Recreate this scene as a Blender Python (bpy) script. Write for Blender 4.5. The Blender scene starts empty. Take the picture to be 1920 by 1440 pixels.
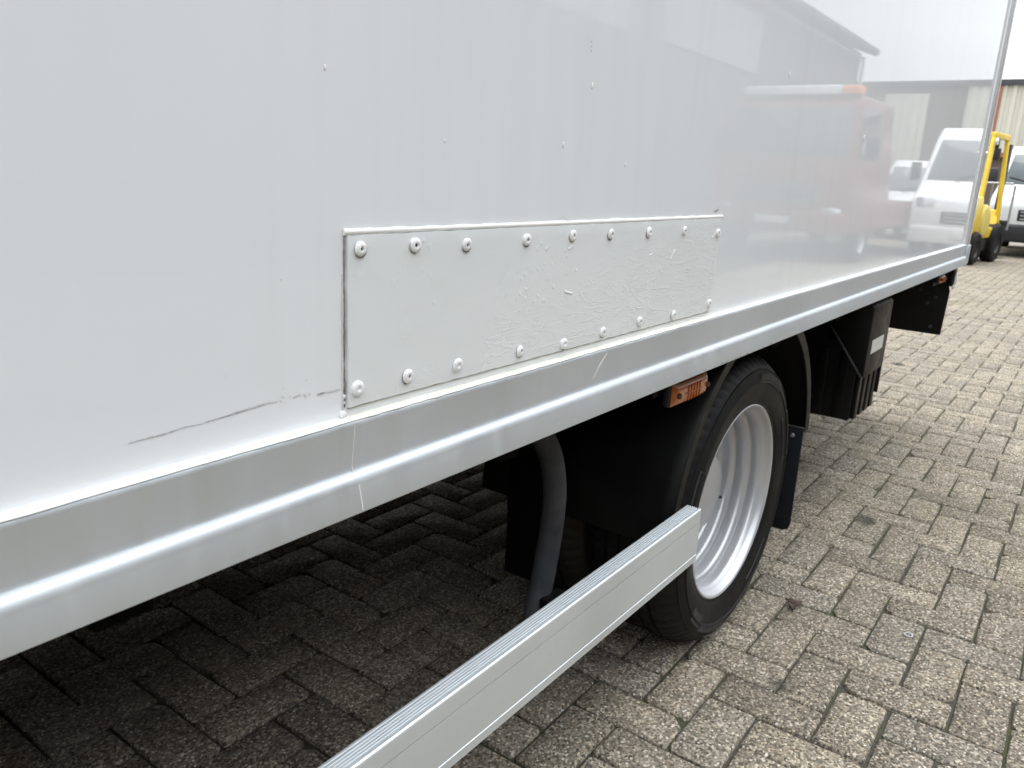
import bpy, bmesh, math, random
import numpy as np
from mathutils import Vector, Matrix, noise

R = math.radians
rng = random.Random(7)
scene = bpy.context.scene
COL = scene.collection

# ------------------------------------------------------------------ camera
def camera():
    f_px, yaw, pitch, roll, h = 1506.86, R(54.1276), R(14.7049), R(3.2903), 1.05631
    fw = Vector((math.sin(yaw) * math.cos(pitch), math.cos(yaw) * math.cos(pitch), -math.sin(pitch)))
    r = fw.cross(Vector((0, 0, 1))).normalized()
    u = r.cross(fw)
    r2 = math.cos(roll) * r + math.sin(roll) * u
    u2 = -math.sin(roll) * r + math.cos(roll) * u
    cd = bpy.data.cameras.new('camera')
    cam = bpy.data.objects.new('camera', cd)
    COL.objects.link(cam)
    m = Matrix((r2, u2, -fw)).transposed().to_4x4()
    m.translation = Vector((0, 0, h))
    cam.matrix_world = m
    cd.sensor_width = 36
    cd.sensor_fit = 'HORIZONTAL'
    cd.lens = 36 * f_px / 1920
    cd.clip_start = 0.02
    cd.clip_end = 2000
    cd.dof.use_dof = True
    cd.dof.focus_distance = 1.15
    cd.dof.aperture_fstop = 12.0
    scene.camera = cam
camera()

# ------------------------------------------------------------------ sky and sun
SUN_EL, SUN_AZ = R(70), R(5)      # azimuth of the sun measured from +x towards +y
def world():
    w = bpy.data.worlds.new('World')
    scene.world = w
    w.use_nodes = True
    nt = w.node_tree
    nt.nodes.clear()
    out = nt.nodes.new('ShaderNodeOutputWorld')
    bg = nt.nodes.new('ShaderNodeBackground')
    sky = nt.nodes.new('ShaderNodeTexSky')
    sky.sky_type = 'NISHITA'
    sky.sun_disc = False
    sky.sun_elevation = SUN_EL
    sky.sun_rotation = R(90) - SUN_AZ
    sky.dust_density = 4.0
    sky.air_density = 1.0
    # overcast: the blue is veiled by an even layer of cloud with soft variation
    hs = nt.nodes.new('ShaderNodeHueSaturation')
    hs.inputs['Saturation'].default_value = 0.16
    tc = nt.nodes.new('ShaderNodeTexCoord')
    mp = nt.nodes.new('ShaderNodeMapping')
    mp.inputs['Scale'].default_value = (1.2, 1.2, 3.0)
    nz = nt.nodes.new('ShaderNodeTexNoise')
    nz.inputs['Scale'].default_value = 2.2
    nz.inputs['Detail'].default_value = 5
    cr = nt.nodes.new('ShaderNodeValToRGB')
    cr.color_ramp.elements[0].position = 0.3
    cr.color_ramp.elements[0].color = (9.5, 10.0, 10.6, 1)
    cr.color_ramp.elements[1].position = 0.72
    cr.color_ramp.elements[1].color = (12.2, 12.6, 13.1, 1)
    mx = nt.nodes.new('ShaderNodeMixRGB')
    mx.inputs['Fac'].default_value = 0.8
    L = nt.links.new
    L(sky.outputs[0], hs.inputs['Color'])
    L(tc.outputs['Generated'], mp.inputs[0]); L(mp.outputs[0], nz.inputs['Vector'])
    L(nz.outputs['Fac'], cr.inputs[0])
    L(hs.outputs[0], mx.inputs[1]); L(cr.outputs[0], mx.inputs[2])
    # an overcast sky is brightest overhead
    sp = nt.nodes.new('ShaderNodeSeparateXYZ')
    mr = nt.nodes.new('ShaderNodeMapRange')
    mr.inputs['From Min'].default_value = 0.0; mr.inputs['From Max'].default_value = 1.0
    mr.inputs['To Min'].default_value = 0.80; mr.inputs['To Max'].default_value = 2.75
    mu = nt.nodes.new('ShaderNodeMixRGB'); mu.blend_type = 'MULTIPLY'; mu.inputs[0].default_value = 1.0
    L(tc.outputs['Generated'], sp.inputs[0]); L(sp.outputs[2], mr.inputs['Value'])
    L(mx.outputs[0], mu.inputs[1]); L(mr.outputs[0], mu.inputs[2])
    L(mu.outputs[0], bg.inputs[0])
    bg.inputs[1].default_value = 0.092
    L(bg.outputs[0], out.inputs[0])
    sd = bpy.data.lights.new('sun', 'SUN')
    sd.energy = 0.8
    sd.angle = R(40)
    sd.color = (1.0, 0.97, 0.92)
    so = bpy.data.objects.new('sun', sd)
    COL.objects.link(so)
    d = Vector((math.cos(SUN_EL) * math.cos(SUN_AZ), math.cos(SUN_EL) * math.sin(SUN_AZ), math.sin(SUN_EL)))
    so.rotation_euler = (-d).to_track_quat('-Z', 'Y').to_euler()
    so.location = d * 30
world()
vs = scene.view_settings
vs.view_transform = 'Standard'
vs.look = 'None'
vs.exposure = 0.43
vs.gamma = 1.0
vs.use_curve_mapping = False
scene.cycles.max_bounces = 5
scene.cycles.diffuse_bounces = 3
scene.cycles.glossy_bounces = 3
scene.cycles.transmission_bounces = 3
scene.cycles.use_denoising = True
scene.cycles.caustics_reflective = False
scene.cycles.caustics_refractive = False

# ------------------------------------------------------------------ materials
class NT:
    def __init__(s, name):
        s.m = bpy.data.materials.new(name)
        s.m.use_nodes = True
        s.t = s.m.node_tree
        s.t.nodes.clear()
        s.out = s.n('ShaderNodeOutputMaterial')
        s.b = s.n('ShaderNodeBsdfPrincipled')
        s.l(s.b.outputs[0], s.out.inputs[0])
        s.bumps = None
    def n(s, t, **kw):
        x = s.t.nodes.new(t)
        for k, v in kw.items(): setattr(x, k, v)
        return x
    def l(s, a, b): s.t.links.new(a, b)
    def coord(s, scale=(1, 1, 1), kind='Object'):
        tc = s.n('ShaderNodeTexCoord')
        mp = s.n('ShaderNodeMapping')
        mp.inputs['Scale'].default_value = scale
        s.l(tc.outputs[kind], mp.inputs[0])
        return mp.outputs[0]
    def geo(s):
        return s.n('ShaderNodeNewGeometry').outputs['Position']
    def noise(s, vec, scale, detail=4, rough=0.55, dist=0.0):
        x = s.n('ShaderNodeTexNoise')
        x.inputs['Scale'].default_value = scale
        x.inputs['Detail'].default_value = detail
        x.inputs['Roughness'].default_value = rough
        x.inputs['Distortion'].default_value = dist
        s.l(vec, x.inputs['Vector'])
        return x.outputs['Fac']
    def vor(s, vec, scale, feature='F1', out='Distance', rand=1.0):
        x = s.n('ShaderNodeTexVoronoi', feature=feature)
        x.inputs['Scale'].default_value = scale
        x.inputs['Randomness'].default_value = rand
        s.l(vec, x.inputs['Vector'])
        return x.outputs[out]
    def ramp(s, fac, stops, interp='LINEAR'):
        x = s.n('ShaderNodeValToRGB')
        e = x.color_ramp.elements
        x.color_ramp.interpolation = interp
        while len(e) < len(stops): e.new(0.5)
        for el, (p, c) in zip(e, stops):
            el.position = p
            el.color = (c, c, c, 1) if isinstance(c, (int, float)) else (*c, 1)
        s.l(fac, x.inputs[0])
        return x.outputs[0]
    def mix(s, fac, a, b, mode='MIX'):
        x = s.n('ShaderNodeMixRGB', blend_type=mode)
        for i, v in ((0, fac), (1, a), (2, b)):
            if isinstance(v, (int, float)):
                x.inputs[i].default_value = v if i == 0 else (v, v, v, 1)
            elif isinstance(v, tuple): x.inputs[i].default_value = (*v, 1)
            else: s.l(v, x.inputs[i])
        return x.outputs[0]
    def math(s, op, a, b=0.0, clamp=False):
        x = s.n('ShaderNodeMath', operation=op, use_clamp=clamp)
        for i, v in ((0, a), (1, b)):
            if isinstance(v, (int, float)): x.inputs[i].default_value = v
            else: s.l(v, x.inputs[i])
        return x.outputs[0]
    def bump(s, h, strength, dist):
        x = s.n('ShaderNodeBump')
        x.inputs['Strength'].default_value = strength
        x.inputs['Distance'].default_value = dist
        s.l(h, x.inputs['Height'])
        if s.bumps is not None: s.l(s.bumps, x.inputs['Normal'])
        s.bumps = x.outputs[0]
        s.l(s.bumps, s.b.inputs['Normal'])
    def set(s, **kw):
        for k, v in kw.items():
            i = s.b.inputs[k.replace('_', ' ')]
            if isinstance(v, tuple): i.default_value = (*v, 1) if len(v) == 3 else v
            elif isinstance(v, (int, float)): i.default_value = v
            else: s.l(v, i)
        return s

M = {}
def plain(name, col, rough=0.5, metal=0.0, vary=0.12, nscale=9.0, bump=0.0, **kw):
    t = NT(name)
    v = t.coord()
    n = t.noise(v, nscale, 5)
    lo = tuple(c * (1 - vary) for c in col); hi = tuple(min(1, c * (1 + vary)) for c in col)
    t.set(Base_Color=t.ramp(n, [(0.3, lo), (0.7, hi)]), Metallic=metal, **kw)
    t.set(Roughness=t.ramp(t.noise(v, nscale * 3, 3), [(0.3, max(0.02, rough * 0.85)), (0.7, min(1, rough * 1.15))]))
    if bump: t.bump(t.noise(v, nscale * 14, 4), bump, 0.002)
    M[name] = t.m
    return t

def mat_panel():
    t = NT('panel_white')
    v = t.coord()
    big = t.noise(v, 1.3, 3)
    col = t.ramp(big, [(0.3, (0.745, 0.775, 0.80)), (0.7, (0.775, 0.80, 0.82))])
    # tiny dust specks and rub marks
    sp = t.vor(v, 26.0)
    gate = t.noise(v, 3.1, 2)
    speck = t.math('MULTIPLY', t.ramp(sp, [(0.018, 1.0), (0.03, 0.0)]), t.ramp(gate, [(0.55, 0.0), (0.6, 1.0)]))
    col = t.mix(t.math('MULTIPLY', speck, 0.55), col, (0.22, 0.22, 0.22))
    # faint dried run-off, darker towards nothing in particular: long vertical streaks
    st = t.noise(t.coord((9.0, 9.0, 0.5)), 2.2, 4)
    col = t.mix(t.ramp(st, [(0.52, 0.0), (0.75, 0.10)]), col, (0.55, 0.54, 0.50))
    t.set(Base_Color=col, Roughness=t.ramp(t.noise(v, 6, 4), [(0.3, 0.012), (0.7, 0.03)]), IOR=1.5)
    # slight hollows of the sheet and orange peel in the paint
    hgt = t.math('ADD', t.math('MULTIPLY', t.noise(v, 1.6, 1), 0.00018), t.math('MULTIPLY', t.noise(v, 22.0, 1), 0.000011))
    # blistered paint dots
    bd = t.math('MULTIPLY', t.ramp(t.vor(v, 13.0), [(0.0, 1.0), (0.035, 0.0)]), t.ramp(gate, [(0.42, 1.0), (0.46, 0.0)]))
    t.bump(t.math('ADD', hgt, t.math('MULTIPLY', bd, 0.0006)), 1.0, 1.0)
    M['panel_white'] = t.m
mat_panel()

def mat_patch():
    t = NT('patch_paint')
    v = t.coord()
    d = t.noise(v, 7.0, 3)
    col = t.ramp(t.noise(v, 5.0, 5), [(0.3, (0.70, 0.735, 0.745)), (0.7, (0.75, 0.775, 0.78))])
    # small chips showing primer
    ch = t.math('MULTIPLY', t.ramp(t.vor(v, 34.0), [(0.05, 1.0), (0.09, 0.0)]), t.ramp(t.noise(v, 9.0, 2), [(0.66, 0.0), (0.7, 1.0)]))
    col = t.mix(t.math('MULTIPLY', ch, 0.75), col, (0.16, 0.16, 0.17))
    t.set(Base_Color=col, Roughness=t.ramp(d, [(0.3, 0.16), (0.7, 0.32)]))
    # brushed and wrinkled repaint over filler: ridges, drips, blisters
    wv = t.coord((1.0, 1.0, 1.5))
    rid = t.noise(wv, 16.0, 6, 0.6, 1.6)
    ridge = t.ramp(rid, [(0.44, 0.0), (0.5, 1.0), (0.56, 0.0)])
    sx = t.n('ShaderNodeSeparateXYZ'); t.l(v, sx.inputs[0])
    # the filler is rough on the right and along the foot, smooth at the upper left
    pos = t.math('ADD', t.math('MULTIPLY', t.math('ADD', sx.outputs[0], 1.32), 0.75), t.math('MULTIPLY', t.math('SUBTRACT', 1.0, sx.outputs[2]), 2.6))
    gate = t.ramp(t.math('ADD', pos, t.math('MULTIPLY', t.noise(v, 7.0, 3), 0.7)), [(0.72, 0.10), (1.05, 1.0)])
    lw = t.noise(t.coord((0.7, 1.0, 2.4)), 9.0, 4, 0.6, 2.2)
    line_ = t.ramp(lw, [(0.47, 0.0), (0.5, 1.0), (0.53, 0.0)])
    bl = t.math('MULTIPLY', t.ramp(t.vor(v, 95.0), [(0.1, 1.0), (0.33, 0.0)]), t.ramp(t.noise(v, 13.0, 3), [(0.56, 0.0), (0.66, 1.0)]))
    hh = t.math('ADD', t.math('MULTIPLY', ridge, 0.00012), t.math('MULTIPLY', t.noise(wv, 30.0, 4, 0.6, 0.6), 0.00036))
    hh = t.math('ADD', hh, t.math('MULTIPLY', line_, 0.00022))
    hh = t.math('ADD', t.math('MULTIPLY', hh, gate), t.math('MULTIPLY', bl, 0.0004))
    t.bump(t.math('ADD', hh, t.math('MULTIPLY', t.noise(v, 3.5, 1), 0.0012)), 1.0, 1.0)
    M['patch_paint'] = t.m
mat_patch()

def mat_alu(name, col, streak=0.5, rough=0.38, metal=0.85):
    t = NT(name)
    v = t.coord((34.0, 34.0, 1.2))
    st = t.noise(v, 1.4, 5, 0.6)
    big = t.noise(t.coord((2.5, 2.5, 2.5)), 1.5, 4)
    base = t.ramp(big, [(0.3, tuple(c * 0.94 for c in col)), (0.7, tuple(min(1, c * 1.05) for c in col))])
    base = t.mix(t.math('MULTIPLY', t.ramp(st, [(0.55, 0.0), (0.75, 1.0)]), 0.28 * streak), base, (0.80, 0.80, 0.78))
    base = t.mix(t.math('MULTIPLY', t.ramp(st, [(0.25, 1.0), (0.42, 0.0)]), 0.25 * streak), base, (0.32, 0.31, 0.29))
    sp = t.math('MULTIPLY', t.ramp(t.vor(t.coord(), 55.0), [(0.03, 1.0), (0.07, 0.0)]), t.ramp(t.noise(t.coord(), 11.0, 2), [(0.6, 0.0), (0.66, 1.0)]))
    base = t.mix(t.math('MULTIPLY', sp, 0.6), base, (0.85, 0.85, 0.84))
    t.set(Base_Color=base, Metallic=metal,
          Roughness=t.ramp(st, [(0.3, rough * 0.85), (0.7, rough * 1.2)]))
    if streak > 0.5: t.bump(t.noise(t.coord((1.0, 60.0, 60.0)), 7.0, 2), 0.03, 0.0006)
    M[name] = t.m
mat_alu('rail_aluminium', (0.575, 0.61, 0.635), 0.55, 0.50, 0.62)
mat_alu('guard_aluminium', (0.74, 0.79, 0.82), 0.15, 0.42, 0.6)
mat_alu('post_aluminium', (0.82, 0.82, 0.83), 0.2, 0.22, 0.6)

def mat_brick():
    t = NT('paver_concrete')
    gi = t.n('ShaderNodeNewGeometry')
    oi = t.n('ShaderNodeObjectInfo')
    rnd = t.math('FRACT', t.math('ADD', t.math('MULTIPLY', oi.outputs['Random'], 7.13), t.math('MULTIPLY', gi.outputs['Random Per Island'], 5.71)))
    p = gi.outputs['Position']
    tone = t.ramp(rnd, [(0.0, (0.208, 0.182, 0.143)), (0.3, (0.260, 0.228, 0.178)), (0.6, (0.290, 0.252, 0.193)), (0.85, (0.266, 0.237, 0.191)), (1.0, (0.232, 0.207, 0.170))])
    # exposed aggregate: small stones of many tones bedded in grey mortar
    v1 = t.n('ShaderNodeTexVoronoi'); v1.inputs['Scale'].default_value = 215.0
    t.l(p, v1.inputs['Vector'])
    stone = t.n('ShaderNodeSeparateColor'); t.l(v1.outputs['Color'], stone.inputs[0])
    d1 = v1.outputs['Distance']
    pick = stone.outputs[0]
    col = t.mix(0.85, tone, t.ramp(pick, [(0.0, 0.22), (0.22, 0.52), (0.55, 0.96), (0.8, 1.38), (0.93, 2.0), (1.0, 2.8)]), 'MULTIPLY')
    # bright quartz pebbles
    v2 = t.n('ShaderNodeTexVoronoi'); v2.inputs['Scale'].default_value = 112.0
    t.l(p, v2.inputs['Vector'])
    s2 = t.n('ShaderNodeSeparateColor'); t.l(v2.outputs['Color'], s2.inputs[0])
    peb = t.math('MULTIPLY', t.ramp(v2.outputs['Distance'], [(0.26, 1.0), (0.36, 0.0)]), t.ramp(s2.outputs[1], [(0.66, 0.0), (0.70, 1.0)]))
    pc = t.ramp(s2.outputs[2], [(0.0, (0.70, 0.67, 0.60)), (0.6, (0.80, 0.77, 0.70)), (0.8, (0.58, 0.44, 0.28)), (0.92, (0.34, 0.23, 0.17)), (1.0, (0.86, 0.85, 0.80))])
    col = t.mix(t.math('MULTIPLY', peb, 0.9), col, pc)
    pit = t.math('MULTIPLY', t.ramp(v2.outputs['Distance'], [(0.2, 1.0), (0.34, 0.0)]), t.ramp(s2.outputs[1], [(0.16, 1.0), (0.20, 0.0)]))
    col = t.mix(t.math('MULTIPLY', pit, 0.75), col, (0.035, 0.032, 0.028))
    # grime, damp stains, a little moss creeping from the joints
    g = t.noise(p, 1.7, 5, 0.6)
    col = t.mix(t.ramp(g, [(0.42, 0.0), (0.72, 0.34)]), col, (0.16, 0.145, 0.12))
    g2 = t.noise(p, 9.0, 4, 0.6)
    col = t.mix(t.ramp(g2, [(0.58, 0.0), (0.75, 0.35)]), col, (0.10, 0.092, 0.08))
    # oil spots
    oil = t.math('MULTIPLY', t.ramp(t.math('ADD', t.vor(p, 2.1), t.math('MULTIPLY', g2, 0.12)), [(0.13, 1.0), (0.18, 0.0)]), t.ramp(g, [(0.47, 0.0), (0.52, 1.0)]))
    col = t.mix(t.math('MULTIPLY', oil, 0.75), col, (0.02, 0.019, 0.018))
    mo = t.math('MULTIPLY', t.ramp(t.noise(p, 0.55, 3), [(0.55, 0.0), (0.7, 1.0)]), t.ramp(t.noise(p, 30.0, 4), [(0.45, 0.0), (0.65, 0.5)]))
    col = t.mix(mo, col, (0.13, 0.145, 0.05))
    t.set(Base_Color=col, Roughness=0.82)
    t.b.inputs['Specular IOR Level'].default_value = 0.12
    hh = t.math('ADD', t.math('MULTIPLY', d1, -0.0018), t.math('MULTIPLY', t.math('SUBTRACT', peb, t.math('MULTIPLY', pit, 1.6)), 0.0010))
    t.bump(t.math('ADD', hh, t.math('MULTIPLY', t.noise(p, 60.0, 3), 0.0013)), 1.0, 1.0)
    M['paver_concrete'] = t.m
mat_brick()

def mat_joint():
    t = NT('joint_sand')
    p = t.geo()
    n = t.noise(p, 120.0, 4)
    col = t.ramp(n, [(0.3, (0.035, 0.031, 0.024)), (0.7, (0.085, 0.076, 0.060))])
    m = t.math('MULTIPLY', t.ramp(t.noise(p, 1.6, 4, 0.6), [(0.44, 0.0), (0.60, 1.0)]), t.ramp(t.noise(p, 24.0, 4), [(0.42, 0.0), (0.58, 1.0)]))
    col = t.mix(m, col, t.ramp(t.noise(p, 300.0, 3), [(0.3, (0.035, 0.045, 0.012)), (0.7, (0.085, 0.11, 0.03))]))
    # beyond the laid bricks the paving carries on too far off to tell the pieces apart
    sep = t.n('ShaderNodeSeparateXYZ'); t.l(p, sep.inputs[0])
    far = t.math('MAXIMUM', t.math('GREATER_THAN', sep.outputs[0], 23.9), t.math('MAXIMUM', t.math('LESS_THAN', sep.outputs[0], -2.9), t.math('MAXIMUM', t.math('GREATER_THAN', sep.outputs[1], 6.9), t.math('LESS_THAN', sep.outputs[1], -4.9))))
    pv = t.n('ShaderNodeTexBrick')
    pv.inputs['Scale'].default_value = 4.7
    pv.inputs['Color1'].default_value = (0.25, 0.23, 0.20, 1); pv.inputs['Color2'].default_value = (0.30, 0.275, 0.235, 1)
    pv.inputs['Mortar'].default_value = (0.10, 0.09, 0.075, 1)
    t.l(p, pv.inputs['Vector'])
    fc = t.mix(t.ramp(t.noise(p, 0.6, 5), [(0.4, 0.0), (0.75, 0.5)]), pv.outputs[0], (0.16, 0.15, 0.11))
    col = t.mix(far, col, fc)
    t.set(Base_Color=col, Roughness=0.95)
    t.bump(t.noise(p, 220.0, 4), 0.8, 0.004)
    M['joint_sand'] = t.m
mat_joint()

def mat_tyre():
    t = NT('tyre_rubber')
    v = t.coord()
    col = t.ramp(t.noise(v, 11.0, 5), [(0.3, (0.007, 0.007, 0.008)), (0.75, (0.017, 0.0165, 0.016))])
    col = t.mix(t.ramp(t.noise(v, 4.0, 5, 0.65), [(0.55, 0.0), (0.8, 0.35)]), col, (0.05, 0.047, 0.043))
    t.set(Base_Color=col, Roughness=t.ramp(t.noise(v, 8.0, 4), [(0.3, 0.42), (0.7, 0.65)]), Specular_IOR_Level=0.16)
    t.bump(t.noise(v, 130.0, 3), 0.15, 0.001)
    M['tyre_rubber'] = t.m
mat_tyre()

plain('rim_silver', (0.56, 0.57, 0.59), 0.33, 0.5, 0.06, 5.0)
plain('sealant_white', (0.80, 0.80, 0.775), 0.4, 0, 0.04, 30.0, 0.25)
plain('sealant_cream', (0.76, 0.74, 0.66), 0.45, 0, 0.12, 22.0, 0.3)
plain('rivet_paint', (0.78, 0.79, 0.79), 0.28, 0, 0.03, 60.0, 0.1)
plain('dark_hole', (0.015, 0.015, 0.016), 0.7)
plain('plastic_black', (0.016, 0.016, 0.017), 0.42, 0, 0.3, 12.0, 0.1)
plain('plastic_dusty', (0.007, 0.007, 0.007), 0.45, 0, 0.35, 8.0, 0.1, Specular_IOR_Level=0.16)
plain('steel_black', (0.004, 0.004, 0.005), 0.5, 0, 0.3, 10.0, 0.15, Specular_IOR_Level=0.2)
plain('bracket_grey', (0.050, 0.051, 0.055), 0.6, 0, 0.35, 14.0, 0.3, Specular_IOR_Level=0.2)
plain('rubber_dusty', (0.045, 0.045, 0.046), 0.6, 0, 0.3, 20.0)
plain('flap_rubber', (0.008, 0.009, 0.013), 0.7, 0, 0.2, 8.0, 0.1, Specular_IOR_Level=0.2)
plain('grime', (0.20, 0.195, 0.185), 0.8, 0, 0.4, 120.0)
plain('scuff_grey', (0.36, 0.36, 0.36), 0.7, 0, 0.3, 90.0, 0.2)
plain('scuff_light', (0.56, 0.56, 0.55), 0.6, 0, 0.15, 60.0, 0.2)
plain('drip_white', (0.80, 0.80, 0.79), 0.35, 0, 0.04, 40.0)
plain('sticker_white', (0.62, 0.62, 0.60), 0.5, 0, 0.06, 40.0)
plain('sticker_ink', (0.30, 0.30, 0.30), 0.6, 0, 0.05)
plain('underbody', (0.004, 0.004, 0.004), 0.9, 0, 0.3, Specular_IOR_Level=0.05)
plain('lens_reflector', (0.50, 0.50, 0.50), 0.25, 0.9, 0.1)
plain('lamp_dark', (0.06, 0.02, 0.01), 0.4)
def mat_amber():
    t = NT('lens_amber')
    v = t.coord()
    t.set(Base_Color=t.ramp(t.noise(v, 20, 4), [(0.3, (0.34, 0.07, 0.003)), (0.7, (0.48, 0.12, 0.006))]), Roughness=0.2, IOR=1.5)
    t.b.inputs['Transmission Weight'].default_value = 0.1
    t.bump(t.noise(v, 90, 3), 0.12, 0.001)
    M['lens_amber'] = t.m
mat_amber()
def mat_glass(name='glass_dark', col=(0.02, 0.026, 0.03)):
    t = NT(name)
    v = t.coord()
    t.set(Base_Color=t.ramp(t.noise(v, 2, 3), [(0.3, col), (0.7, tuple(c * 1.9 for c in col))]), Roughness=0.04, IOR=1.5)
    M[name] = t.m
mat_glass()
mat_glass('glass_green', (0.045, 0.058, 0.062))
plain('forklift_yellow', (0.80, 0.58, 0.05), 0.35, 0, 0.07, 6.0)
plain('forklift_pale', (0.66, 0.52, 0.12), 0.5, 0, 0.1, 6.0)
plain('van_white', (0.66, 0.665, 0.66), 0.16, 0, 0.02, 3.0)
plain('truck_red', (0.17, 0.04, 0.035), 0.3, 0, 0.06, 3.0)
plain('trim_black', (0.02, 0.02, 0.022), 0.5)
plain('lamp_clear', (0.65, 0.67, 0.7), 0.1, 0.6, 0.1, 25.0)
plain('steel_grey', (0.45, 0.46, 0.47), 0.4, 0.7)
plain('cladding_beige', (0.60, 0.585, 0.50), 0.55, 0, 0.05, 1.2)
plain('cladding_dull', (0.36, 0.37, 0.38), 0.55, 0, 0.04, 1.0)
plain('cladding_grey', (0.62, 0.63, 0.62), 0.55, 0, 0.04, 1.0)
plain('flashing_dark', (0.05, 0.055, 0.06), 0.5)
plain('gutter_rust', (0.34, 0.14, 0.08), 0.6)
plain('roof_dark', (0.045, 0.047, 0.05), 0.8, 0, 0.2, 3.0)
plain('gutter_pale', (0.6, 0.6, 0.6), 0.5)
plain('beacon_orange', (0.85, 0.22, 0.02), 0.3)
plain('leaf_brown', (0.06, 0.035, 0.022), 0.7, 0, 0.3, 60.0)
def mat_wallbrick(name, c1, c2):
    t = NT(name)
    tc = t.n('ShaderNodeTexCoord')
    mp = t.n('ShaderNodeMapping'); mp.inputs['Rotation'].default_value = (R(90), 0, 0) if name == 'brick_brown' else (R(90), 0, R(90))
    t.l(tc.outputs['Object'], mp.inputs[0])
    b = t.n('ShaderNodeTexBrick')
    b.inputs['Scale'].default_value = 4.6
    b.inputs['Color1'].default_value = (*c1, 1); b.inputs['Color2'].default_value = (*c2, 1)
    b.inputs['Mortar'].default_value = (0.22, 0.21, 0.20, 1); b.inputs['Mortar Size'].default_value = 0.012
    t.l(mp.outputs[0], b.inputs['Vector'])
    t.set(Base_Color=b.outputs[0], Roughness=0.85)
    M[name] = t.m
mat_wallbrick('brick_brown', (0.085, 0.075, 0.07), (0.12, 0.10, 0.09))
mat_wallbrick('brick_umber', (0.13, 0.10, 0.09), (0.16, 0.12, 0.10))

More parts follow.
